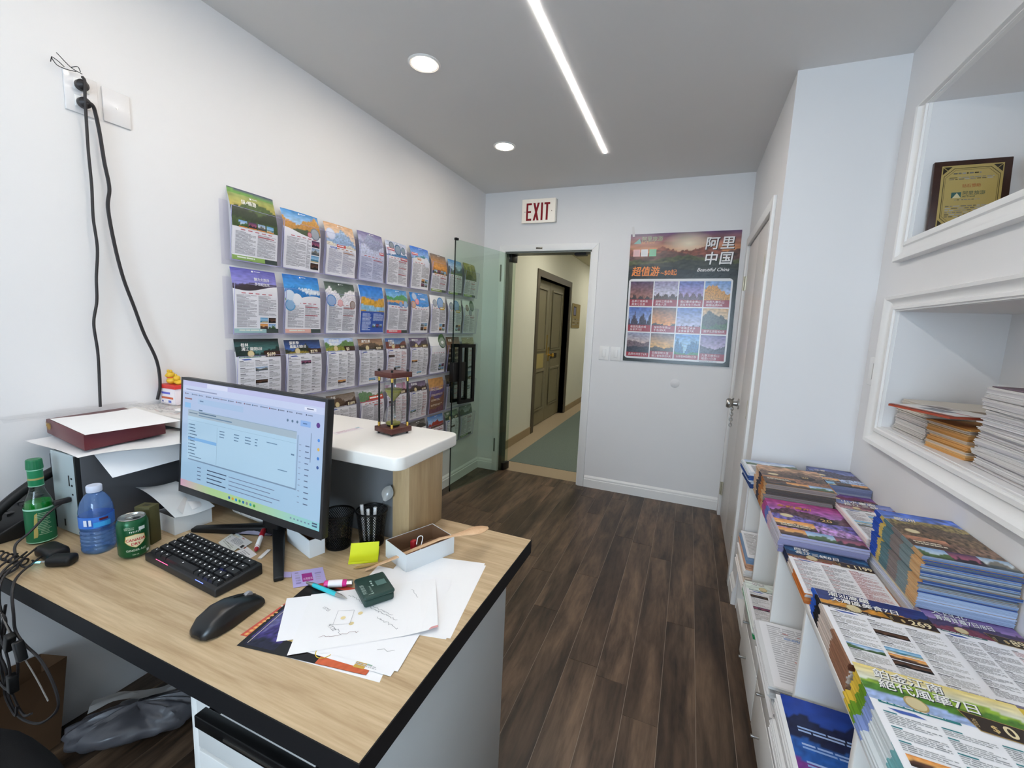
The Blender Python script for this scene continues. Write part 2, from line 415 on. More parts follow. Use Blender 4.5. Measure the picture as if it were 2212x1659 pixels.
# baseboards with a stepped profile (height, projection)
BP = [(0, .014), (.07, .014), (.074, .010), (.088, .010), (.098, .004), (.104, 0)]
def baseboard(name, p, q, n, label):
    p, q, n = Vector(p), Vector(q), Vector(n); mb = MB(); pr = BP+[(0, 0)]
    vs = [e+n*d+Vector((0, 0, z)) for e in (p, q) for z, d in pr]; k = len(pr)
    mb.add(vs, [(i, (i+1) % k, k+(i+1) % k, k+i) for i in range(k)]+[tuple(range(k-1, -1, -1)), tuple(range(k, 2*k))])
    return struct(mb, name, TRIM, label, 'baseboard')
baseboard('baseboard_left', (WL, 1.18, 0), (WL, WB, 0), (1, 0, 0), 'white baseboard under the brochure rack')
baseboard('baseboard_back', (-.763, WB, 0), (W1-.014, WB, 0), (0, -1, 0), 'white baseboard below the travel poster')
baseboard('baseboard_corner', (WL+.014, WB, 0), (-1.668, WB, 0), (0, -1, 0), 'short white baseboard behind the open glass door')
baseboard('baseboard_closet', (W1, D2, 0), (W1, 2.55, 0), (-1, 0, 0), 'short white baseboard between closet and magazine shelf')

# door casings: mitred boards
def casing(name, face, axis, a0, a1, top, wid, th, out, label):
    """flat casing round an opening on a wall plane; axis 'x' or 'y' is the run of the wall"""
    def P(a, z, d):
        return (a, face+out*d, z) if axis == 'x' else (face+out*d, a, z)
    e = thing(name, label, 'door trim', P((a0+a1)/2, 0, 0), kind='structure')
    for pts in ([(a0-wid, 0), (a0, 0), (a0, top), (a0-wid, top+wid)], [(a1, 0), (a1+wid, 0), (a1+wid, top+wid), (a1, top)],
                [(a0-wid, top+wid), (a0, top), (a1, top), (a1+wid, top+wid)]):
        mb = MB(); mb.add([P(a, z, 0) for a, z in pts]+[P(a, z, th) for a, z in pts],
                          [(3, 2, 1, 0), (4, 5, 6, 7)]+[(i, (i+1) % 4, (i+1) % 4+4, i+4) for i in range(4)])
        mb.build('casing_board', TRIM, e, bevel=.002)
    return e
tr = casing('trim_1', WB, 'x', OX0, OX1, OZ, .056, .016, -1, 'cream painted casing round the exit doorway')
GREYM = mat('grey_aluminium', '6e716a', .45, metal=.5)
MB().box(OX0-.0, OX0+.03, WB+.02, WB+.11, 0, OZ).build('jamb_strip', mat('dark_bronze', '3f4038', .5, metal=.4), tr)
MB().box(OX1-.012, OX1, WB, WB+.13, 0, OZ).build('jamb', TRIM, tr)
MB().box(OX0, OX1, WB, WB+.13, OZ-.014, OZ).build('head_strip', GREYM, tr)
MB().box(OX1-.16, OX1-.06, WB+.03, WB+.10, OZ-.034, OZ-.014).build('stop_block', BLACKM, tr)
st = Sheet((-1.318, WB-.0165, 2.086), (1, 0, 0), (0, 0, -1), .06, .02, paper='cfc8ba', back=False)
for k, (a, b) in enumerate(((0, .35), (.3, .6), (.55, .98))): st.rect(a, .2+.1*k, b, .75, '2c2a26')
st.build('label_tape', MATTE, tr)
casing('trim_2', W1, 'y', CY0, CY1, CZ, .06, .016, -1, 'white painted casing round the closet door')

# glass exit door, swung open against the rack wall
dv = Vector((-1.729, 2.996, 0))-Vector((-1.555, 3.80, 0)); LEN = dv.length; ang = math.atan2(dv.y, dv.x)
gd = thing('door_2', 'frameless green tinted glass door standing open', 'door', (-1.555, 3.80, 0), (0, 0, ang), kind='structure')
MB().box(0, LEN, -.006, .006, .012, 2.035).build('glass_pane', GLASS, gd, world=False)
MB().box(LEN, LEN+.0015, -.006, .006, .012, 2.035).build('glass_edge', mat('glass_edge', '10201a', .2, spec=.7), gd, world=False)
MB().box(-.012, .085, -.016, .016, 1.97, 2.045).build('patch_fitting', BLACKM, gd, world=False, bevel=.003)
MB().box(-.012, .085, -.016, .016, .004, .075).build('patch_fitting', BLACKM, gd, world=False, bevel=.003)
MB().box(LEN-.028, LEN+.004, -.010, .010, 2.028, 2.046).build('corner_clip', BLACKM, gd, world=False, bevel=.002)
MB().box(LEN-.135, LEN+.012, -.022, .022, .93, 1.085).build('lock_body', mat('lock_black', '1d1c1b', .5, metal=.3), gd, world=False, bevel=.003)
MB().lathe([(.009, 0), (.009, .004), (0, .004)], 16, M=Matrix.Translation((LEN-.05, .022, .965)) @ Matrix.Rotation(-PI/2, 4, 'X')).build('lock_cylinder', STEEL, gd, world=False, smooth=True)
hb = MB()
for sgn in (1, -1):
    for a, b, c, d in ((LEN-.058, LEN-.03, .75, 1.23), (LEN-.225, LEN-.197, .75, 1.23), (LEN-.225, LEN-.03, .75, .776), (LEN-.225, LEN-.03, 1.204, 1.23)):
        hb.box(a, b, *sorted((sgn*.03, sgn*.048)), c, d)
    for z in (.763, 1.217): hb.box(LEN-.14, LEN-.12, *sorted((sgn*.006, sgn*.032)), z-.008, z+.008)
hb.build('pull_handle', BLACKM, gd, world=False)
jb = MB()
for z0, z1 in ((1.79, 1.94), (.19, .32)): jb.box(-1.655, -1.640, WB-.018, WB-.016, z0, z1)
jb.build('hinge_leaf', GREYM, tr)

# closet double door
cd_ = thing('door_1', 'white flush double closet door with steel knob', 'door', (W1, 3.1, 0), kind='structure')
mid = 3.13
for a, b in ((CY0+.004, mid-.002), (mid+.002, CY1-.004)):
    MB().box(W1+.004, W1+.04, a, b, .012, CZ-.004).build('door_leaf', mat('door_paint', 'e4dfda', .4, var=.015), cd_, bevel=.002)
HING = mat('hinge_metal', 'cfc9b4', .35, metal=.7)
for y in (CY0, CY1):
    for z in (1.72, .17, .95):
        if y == CY1 and z == .95: continue
        hg = MB().box(W1-.006, W1+.003, y-.022, y+.022, z, z+.1); hg.lathe([(.006, 0), (.006, .1)], 10, M=Matrix.Translation((W1-.012, y, z)))
        hg.build('hinge', HING, cd_)
ky, kz = mid+.065, .945
kn = MB(); K = frame_of((W1+.004, ky, kz), (0, 1, 0), (-1, 0, 0))
kn.lathe([(.036, 0), (.036, .007), (.017, .012), (.014, .034), (.024, .042), (.032, .053), (.0325, .066), (.026, .076), (0, .079)], 24, M=K)
kn.build('door_knob', STEEL, cd_, smooth=True)
ch = thing('door_chain', 'short steel chain with a tag hanging on the closet knob', 'chain', (W1-.03, ky, kz))
zz = kz-.018
for i in range(8):
    a = 0 if i % 2 else PI/2
    pts = [Vector((math.cos(a)*.0085*math.cos(t), math.sin(a)*.0085*math.cos(t), .012*math.sin(t))) for t in [2*PI*k/12 for k in range(12)]]
    MB().tube([p+Vector((W1-.033, ky+.003*math.sin(i), zz)) for p in pts], .003, 6, closed=True).build('link', STEEL, ch, smooth=True)
    zz -= .0185
for i in range(3):
    pts = [Vector((.006*math.cos(t), .01*math.sin(t), .007*math.cos(t+1))) for t in [2*PI*k/12 for k in range(12)]]
    MB().tube([p+Vector((W1-.035, ky-.012+.014*i, kz+.03-.006*i)) for p in pts], .002, 6, closed=True).build('link', STEEL, ch, smooth=True)
MB().box(W1-.045, W1-.043, ky-.004, ky+.02, kz-.118, kz-.092, M=Matrix.Translation((0, 0, 0))).build('tag', STEEL, ch)

# niche mouldings: stepped profile swept round the opening (offset outwards, projection)
def moulding(name, y0, y1, z0, z1, prof, widths, label):
    """widths = scale of the profile on the far side, top, near side and bottom"""
    mb = MB(); k = len(prof); ws, wt, wn_, wb_ = widths
    def ring(s, t, sy, sz, ay, az): return [Vector((W2-d, s+sy*o*ay, t+sz*o*az)) for o, d in prof]
    rings = [ring(y1, z0, 1, -1, ws, wb_), ring(y1, z1, 1, 1, ws, wt), ring(y0, z1, -1, 1, wn_, wt), ring(y0, z0, -1, -1, wn_, wb_)]
    for r, q in zip(rings, rings[1:]+rings[:1]):
        mb.add(r+q, [(i, i+1, k+i+1, k+i) for i in range(k-1)])
    return struct(mb, name, TRIM, label, 'trim', smooth=True)
MP = [(.03, -.004), (.03, .012), (.10, .012), (.14, .018), (.30, .018), (.36, .012), (.55, .011), (.70, .017), (.80, .026), (.97, .028), (1.0, .024), (1.0, 0)]
moulding('trim_3', NY0, NY1, 1.79, 2.266, MP, (.068, .016, .068, .080), 'white stepped moulding round the upper niche')
moulding('trim_4', NY0, NY1, 1.062, 1.515, MP, (.085, .060, .085, .078), 'white stepped moulding round the lower niche')

# hallway behind the exit doorway
HALLW = mat('hall_paint', 'd6d4c6', .7, var=.02); HY = 11.5
hw = MB(); DX0, DX1 = 5.31, 6.80
hw.box(WL-.2, WL, WB+.13, DX0, 0, 2.55); hw.box(WL-.2, WL, DX1, HY, 0, 2.55); hw.box(WL-.2, WL, DX0, DX1, 2.03, 2.55); hw.box(WL-.26, WL-.2, DX0-.1, DX1+.1, 0, 2.2)
struct(hw, 'wall_hall_left', HALLW, 'cream hallway wall with a double door', 'wall')
struct(MB().box(-.2, -.1, WB+.13, HY, 0, 2.55), 'wall_hall_right', HALLW, 'cream hallway wall opposite the double door', 'wall')
struct(MB().box(WL-.2, -.1, HY, HY+.1, 0, 2.55), 'wall_hall_end', HALLW, 'cream wall closing the end of the hallway', 'wall')
struct(MB().box(WL-.2, -.1, WB+.13, HY+.1, 2.53, 2.6), 'ceiling_hall', mat('hall_ceiling', 'cfc8ad', .8), 'dim cream hallway ceiling', 'ceiling')
hf = struct(MB().box(WL-.2, -.1, WB+.06, HY+.1, -.06, -.002), 'floor_hall', mat('beige_carpet', 'ab9a82', .95, var=.12, scale=300, bump=.5, bscale=600, spec=.1), 'beige carpet border of the hallway floor', 'floor')
MB().box(-1.63, -.45, 4.03, HY, -.004, .002).build('carpet_inset', mat('green_carpet', '6f7a74', .95, var=.28, scale=160, bump=.6, bscale=500, spec=.1), hf, label='grey green carpet inset')
hb_ = MB()
for a, b in ((WB+.13, DX0-.1), (DX1+.1, HY)): hb_.box(WL, WL+.012, a, b, 0, .095)
struct(hb_, 'baseboard_hall', mat('hall_base', '9b8768', .6), 'tan baseboard along the hallway wall', 'baseboard')
d3 = thing('door_3', 'olive brown double door with brass knob in the hallway', 'door', (WL-.05, 6.05, 0), kind='structure')
FRM = mat('door_frame_brown', '4f4535', .55); LEAF = mat('door_olive', '7b7259', .5, var=.04)
fm = MB()
fm.box(WL-.14, WL+.015, DX0-.09, DX0, 0, 2.115); fm.box(WL-.14, WL+.015, DX1, DX1+.09, 0, 2.115); fm.box(WL-.14, WL+.015, DX0, DX1, 2.03, 2.115)
fm.build('door_frame', FRM, d3)
dm = (DX0+DX1)/2
for a, b in ((DX0+.004, dm-.003), (dm+.003, DX1-.004)):
    lf = MB().box(WL-.13, WL-.085, a, b, .01, 2.025).build('door_leaf', LEAF, d3)
    for z0, z1 in ((.22, .80), (1.05, 1.93)):
        p = MB(); c, d = a+.12, b-.12
        for q in ((c, d, z0, z0+.03), (c, d, z1-.03, z1), (c, c+.03, z0+.03, z1-.03), (d-.03, d, z0+.03, z1-.03)): p.box(WL-.085, WL-.07, *q)
        p.build('panel_moulding', LEAF, lf, world=True, bevel=.004)
for yy in (dm-.055,):
    MB().lathe([(.03, 0), (.03, .006), (.012, .012), (.012, .05), (.03, .06), (.034, .075), (.02, .088), (0, .09)], 18, M=frame_of((WL-.085, dm+.06, .985), (0, 1, 0), (1, 0, 0))).build('door_knob', BRASS, d3, smooth=True)
MB().box(WL-.086, WL-.08, dm+.03, dm+.09, .90, 1.10).build('knob_plate', BRASS, d3)
MB().box(WL-.086, WL-.08, dm-.05, dm-.02, 1.0, 1.28).build('push_plate', BRASS, d3)
MB().box(WL-.086, WL-.079, dm+.16, dm+.48, .93, 1.0).build('mail_slot', mat('dark_brass', '2c2418', .4), d3)
MB().box(WL-.086, WL-.082, DX0+.10, DX0+.58, .82, 1.02).build('name_plate', mat('name_plate', 'a8965e', .4), d3)
sg = Sheet((WL+.012, 6.98, 1.80), (0, 1, 0), (0, 0, -1), .56, .40, paper='8d7c52')
sg.rect(.18, .12, .5, .5, '3a3330'); sg.rect(.22, .16, .46, .46, '6f6f8a', 2); sg.lines(.12, .62, .9, .92, 4, '5c4f33', 3)
sg.build('hall_sign', MATTE, label='gold sign with a small picture on the hallway wall', cat='sign')
MB().box(OX1-.017, OX1-.0125, WB+.04, WB+.11, .92, 1.10).box(OX1-.02, OX1-.017, WB+.055, WB+.095, .96, 1.04).build('strike_plate', mat('strike', 'd8d0bd', .4), tr)

# ---------------------------------------------------------------- light fittings
LEDM = glow('led_diffuser', (1, .965, .94), LED_E); SPOTM = glow('downlight_glow', (1, .86, .68), SPOT_E)
ls = thing('led_strip_light', 'long thin white LED strip glowing in the ceiling', 'ceiling light', (-.637, 1.2, H))
lp = MB(); r = .0085
pts = [(-.637+r*math.cos(a), 3.062+r*math.sin(a)) for a in [PI*k/10 for k in range(11)]]+[(-.637+r*math.cos(a), -.9+r*math.sin(a)) for a in [PI+PI*k/10 for k in range(11)]]
lp.prism(pts, .002, M=Matrix.Translation((0, 0, H-.002))); lp.build('diffuser', LEDM, ls)
ddl = [(-1.24, 1.826), (-1.25, 2.78), (-1.24, .87), (.05, -.6)]  # third continues the row out of view, fourth is an unseen addition
for i, (x, y) in enumerate(ddl):
    nm = ['round recessed downlight glowing warm above the reception counter', 'round recessed downlight glowing warm towards the glass door', 'round recessed downlight above the desk monitor', 'unseen added downlight near the rear window'][i]
    d = thing('downlight', nm, 'ceiling light', (x, y, H), group='recessed downlights')
    MB().lathe([(.058, -.004), (.066, -.006), (.074, -.002), (.074, 0), (.058, 0)], 32, caps=False, M=Matrix.Translation((x, y, H))).build('trim_ring', TRIM, d, smooth=True)
    MB().lathe([(.058, -.003), (.058, -.001)], 32, M=Matrix.Translation((x, y, H))).build('diffuser', SPOTM, d)
for i, y in enumerate((5.2, 8.0)):  # unseen panels added to light the hallway
    d = thing('added_hall_light', ['unseen added light panel at the hallway doorway', 'unseen added light panel beyond the hallway double door'][i], 'ceiling light', (-.9, y, 2.53), group='added hallway lights')
    MB().box(-1.2, -.6, y-.3, y+.3, 2.515, 2.53).build('diffuser', glow('added_hall_glow', (1, .97, .84), HALL_E), d)
# ================================================================ printed matter designs
def qr(s, u, v, w, k=3, c='e9e7e4'):
    pass      # codes are left out
def price_flyer(s, d, seed, body=True):
    """tour sheet: photo header, white title, dark price badge with gold figures, three text columns"""
    big = d.get('big', 0); hv = d.get('hv', .26 if big else .24)
    s.pic(0, 0, 1, hv, scenery(*d['pic'], seed=seed, grain=.25), 48 if big else 36, 18 if big else 14)
    ts = d.get('ts', .076 if big else .062)
    for i, t in enumerate(d['title']):
        v = .075+i*(ts*1.05)
        if big: s.text(t, .113, v+.004, ts, '26303a', 3, fit=d.get('fit', .62), shear=.15, bold=.04)
        s.text(t, .11, v, ts, 'f6f4ef', 4, fit=d.get('fit', .62), shear=.15, bold=.02)
    s.disc(.30, hv-.042, .072, 'b9a06a', 5); s.disc(.30, hv-.042, .060, 'd6c69a', 6)
    if big:
        s.poly([(.56, hv-.095), (1, hv-.075), (1, hv+.030), (.62, hv+.018)], 'b08f52', 5); s.poly([(.568, hv-.090), (1, hv-.070), (1, hv+.026), (.625, hv+.013)], d.get('badge', '2f2016'), 6)
        s.text('$', .70, hv-.004, .055, 'd9bd80', 8, bold=.02); s.text(d['price'][1:], .77, hv+.006, .098, 'e9d8ac', 8, fit=.215, bold=.025); s.text('2026', .632, hv-.004, .026, 'd8bd84', 8, rot=1.5)
    else:
        s.poly([(.58, hv-.085), (1, hv-.075), (1, hv+.020), (.62, hv+.015)], d.get('badge', '3b2418'), 6)
        s.text(d['price'], .65, hv+.004, .082, 'f3e6c4', 8, fit=.33, bold=.04)
    s.rect(.05, hv+.002, .52, hv+.018, d.get('strip', '3f6b66'), 3); s.lines(.07, hv+.005, .50, hv+.015, 1, 'e6ece8', seed, k=5, words=6)
    if not body: return s
    v0 = hv+.045; ink = d.get('ink', 'b2afad'); pt = .0118 if big else .0165
    cols = ((.05, .345), (.375, .655), (.69, .96))
    s.poly([(.09, v0-.004), (.25, v0-.010), (.31, v0+.008), (.15, v0+.014)], '4a63ae', 3)
    for ci, (a, b) in enumerate(cols):
        v = v0+.024; R = random.Random(seed*7+ci); k = 0
        while v < .95:
            rows = R.randint(4, 9) if big else R.randint(3, 6); e = min(.97, v+rows*pt)
            if R.random() < (.13 if big else .17) and ci < 2 and v+.075 < .96 and k:
                s.pic(a, v, b, v+.062, scenery(*R.choice(PICS), seed=seed+k, grain=.25), 10, 6, 2); v += .072
            else:
                hw = R.uniform(.06, .12)
                s.rect(a, v, a+hw, v+pt*.62, d.get('head', '707076') if ci < 2 else d.get('head2', '68686c'), 3); v += pt*1.1
                s.lines(a, v, b, e, max(1, int((e-v)/pt+.3)), ink if ci < 2 else d.get('ink2', ink), seed*3+k+ci, rag=.5, words=5 if big else 2.2, fill=.5); v = e+pt*.8
            k += 1
    return s
PICS = [('d8893f', 'f3c27a', [(.6, .2, 9, '5a3c30'), (.85, .1, 5, '33261f')]), ('6f9fd0', 'cfe0ee', [(.7, .35, 7, '4a6a3c'), (.9, .1, 4, '2f4a2a')]),
        ('2c2a52', 'b4607a', [(.75, .25, 16, '201a2c')]), ('7fa5c8', 'dfe6e8', [(.55, .3, 8, '77746c'), (.8, .1, 6, '3c4a52')]),
        ('57a0cf', 'b8dbee', [(.62, .05, 5, '2f7f9c'), (.85, .1, 4, 'd9c69a')]), ('241d1b', '6a4630', [(.7, .2, 10, '120e0d')])]
def promo_flyer(s, d, seed):
    """holiday sheet: tall photo, coloured title, two text columns, thumbnails, bottom band"""
    hv = d.get('hv', .36)
    s.pic(0, 0, 1, hv, scenery(*d['pic'], seed=seed, grain=d.get('grain', .22)), 34, 22)
    if d.get('wave'):
        c = lin(d.get('paper', 'f4f3f3')); n = 12
        for i in range(n):
            a, b = i/n, (i+1)/n; f = lambda x: hv-.05-.05*math.sin(x*4+seed)
            s.poly([(a, f(a)), (b, f(b)), (b, hv+.002), (a, hv+.002)], c, 2)
    for (u, v, r, c) in d.get('discs', ()): s.disc(u, v, r, c, 3); s.disc(u, v, r*.82, mixc(lin(c), (1, 1, 1), .25), 4)
    for (u, v, w, h, c) in d.get('tags', ()): s.rect(u, v, u+w, v+h, c, 5); s.lines(u+.02, v+h*.25, u+w-.02, v+h*.85, 1, 'f7f5f2', seed, words=1.5, k=6)
    s.rect(.42, .022, .46, .045, 'f2f2f2', 4); s.lines(.48, .026, .62, .042, 1, 'e8e8ee', seed, k=4)
    for i, t in enumerate(d.get('title', ())): s.text(t, d.get('tu', .22), d.get('tv', .14)+i*.075, d.get('ts', .075), d.get('tc', 'f8f6f0'), 7, fit=d.get('fit', .66), bold=.02)
    v0 = hv+.03; ink = d.get('ink', 'a09ca0')
    R = random.Random(seed)
    for i in range(5): s.rect(.16+.15*i, v0, .16+.15*i+.09, v0+.014, d.get('hot', 'c46a72'), 3)
    c2 = .52 if d.get('thumbs', 'side') != 'side' else .60
    bot = .93 if d.get('band') else .98
    s.lines(.06, v0+.035, c2-.04, bot-.02, int((bot-v0-.05)/.018), ink, seed, rag=.6, words=2)
    if d.get('thumbs', 'side') == 'side':
        th = (bot-v0-.02)/4
        for i in range(4): s.pic(.72, v0+.02+th*i, .96, v0+.02+th*i+th*.88, scenery(*PICS[(seed+i) % len(PICS)], seed=seed+i), 10, 8, 2)
        s.lines(c2-.02, v0+.035, .69, bot-.02, int((bot-v0-.05)/.018), ink, seed+1, rag=.9, words=1)
    elif d['thumbs'] == 'corner':
        s.lines(c2, v0+.035, .95, .72, int((.72-v0-.03)/.018), ink, seed+1, rag=.6, words=2)
        for i in range(4): s.pic(.56+.2*(i % 2), .75+.1*(i//2), .74+.2*(i % 2), .835+.1*(i//2), scenery(*PICS[(seed+i) % len(PICS)], seed=seed+i), 8, 6, 2)
    else:
        s.lines(c2, v0+.035, .95, bot-.02, int((bot-v0-.05)/.018), ink, seed+1, rag=.6, words=2)
        for i in range(R.randint(1, 3)): s.rect(c2, v0+.06+.15*i, .9, v0+.075+.15*i, d.get('hot', 'c46a72'), 3)
    if d.get('row'):
        for i in range(4): s.pic(.12+.2*i, hv-.10, .29+.2*i, hv-.012, scenery(*PICS[(seed+i) % len(PICS)], seed=seed+i), 8, 6, 4); s.rect(.12+.2*i, hv-.012, .29+.2*i, hv+.004, 'd98d3a', 5)
    if d.get('band'): s.rect(0, .93, 1, 1, d['band'], 2); s.lines(.1, .945, .6, .985, 1, 'dfe6d4', seed, k=3); s.rect(.7, .93, 1, 1, '3e4a46', 3)
    return s
def full_flyer(s, d, seed):
    """one picture over the whole sheet with a colour panel of text"""
    s.pic(0, 0, 1, 1, scenery(*d['pic'], seed=seed, grain=.2), 30, 40)
    v = d.get('pv', .56)
    if d.get('panel'):
        s.rect(0, v, 1, 1, d['panel'], 2); s.rect(0, 0, .02, 1, 'f2f2f2', 3); s.rect(.98, 0, 1, 1, 'f2f2f2', 3); s.rect(0, .99, 1, 1, 'f2f2f2', 3)
        s.lines(.08, v+.04, .42, .95, 14, d.get('ink', 'b9cdf0'), seed, k=4, words=2); s.lines(.5, v+.04, .94, .74, 8, d.get('ink', 'b9cdf0'), seed+1, k=4, words=2)
        for i in range(3): s.pic(.5+.15*i, .80, .62+.15*i, .88, scenery(*PICS[(seed+i) % 6], seed=i), 8, 5, 4)
    else:
        for i in range(4): s.lines(.1, .3+.15*i, .85, .36+.15*i, 2, d.get('ink', 'e9cfa8'), seed+i, k=4, words=3)
    for i, t in enumerate(d.get('title', ())): s.text(t, .1, .13+i*.09, .085, 'f8f4ea', 5, fit=.8, bold=.02)
    return s

# ---------------------------------------------------------------- wall rack of clear pockets
PITCH, RY0 = .251, 1.256
ROWZ = [1.622, 1.312, 1.002, .690, .385]
rk = thing('brochure_rack', 'clear acrylic wall rack with five rows of brochure pockets', 'brochure rack', (WL, 2.4, .38))
for r in range(5):
    MB().box(WL+.001, WL+.004, RY0-.01, RY0+PITCH*9+.01, ROWZ[r]-.02, ROWZ[r]+.24).build('back_strip', ACRYL, rk)
ACRE = mat('acrylic_edge', 'a9a6d2', .25, var=.02, spec=.6)
pk = MB(); w = PITCH-.008
def sheetq(m, a, b, c, d): m.quad(a, b, c, d)
pk.quad((.036, 0, 0), (.036, w, 0), (.058, w, .215), (.058, 0, .215))      # front
pk.quad((.004, 0, 0), (.004, w, 0), (.036, w, 0), (.036, 0, 0))            # bottom
for y in (0, w): pk.quad((.004, y, 0), (.036, y, 0), (.058, y, .215), (.004, y, .25))
pe = MB()
pe.tube([(.036, 0, 0), (.036, w, 0)], .0018, 4); pe.tube([(.058, 0, .215), (.058, w, .215)], .0008, 4)
for y in (0, w): pe.tube([(.036, y, 0), (.058, y, .215)], .0011, 4)
pkm = pk.mesh('pocket', ACRYL); pem = pe.mesh('pocket_edge', ACRE)
VISR = {0: range(9), 1: range(9), 2: range(9), 3: range(1, 9), 4: range(3, 9)}
for r in range(5):
    for c in range(9):
        p = link(pkm, 'pocket', rk, loc=Vector((WL, RY0+PITCH*c+.004, ROWZ[r]))-rk.location, world=False)
        link(pem, 'rim', p, loc=(0, 0, 0), world=False)
TEAL = ('16302f', '4d7a78', [(.75, .4, 6, '1c2f2c'), (.95, .2, 5, '15201e')])
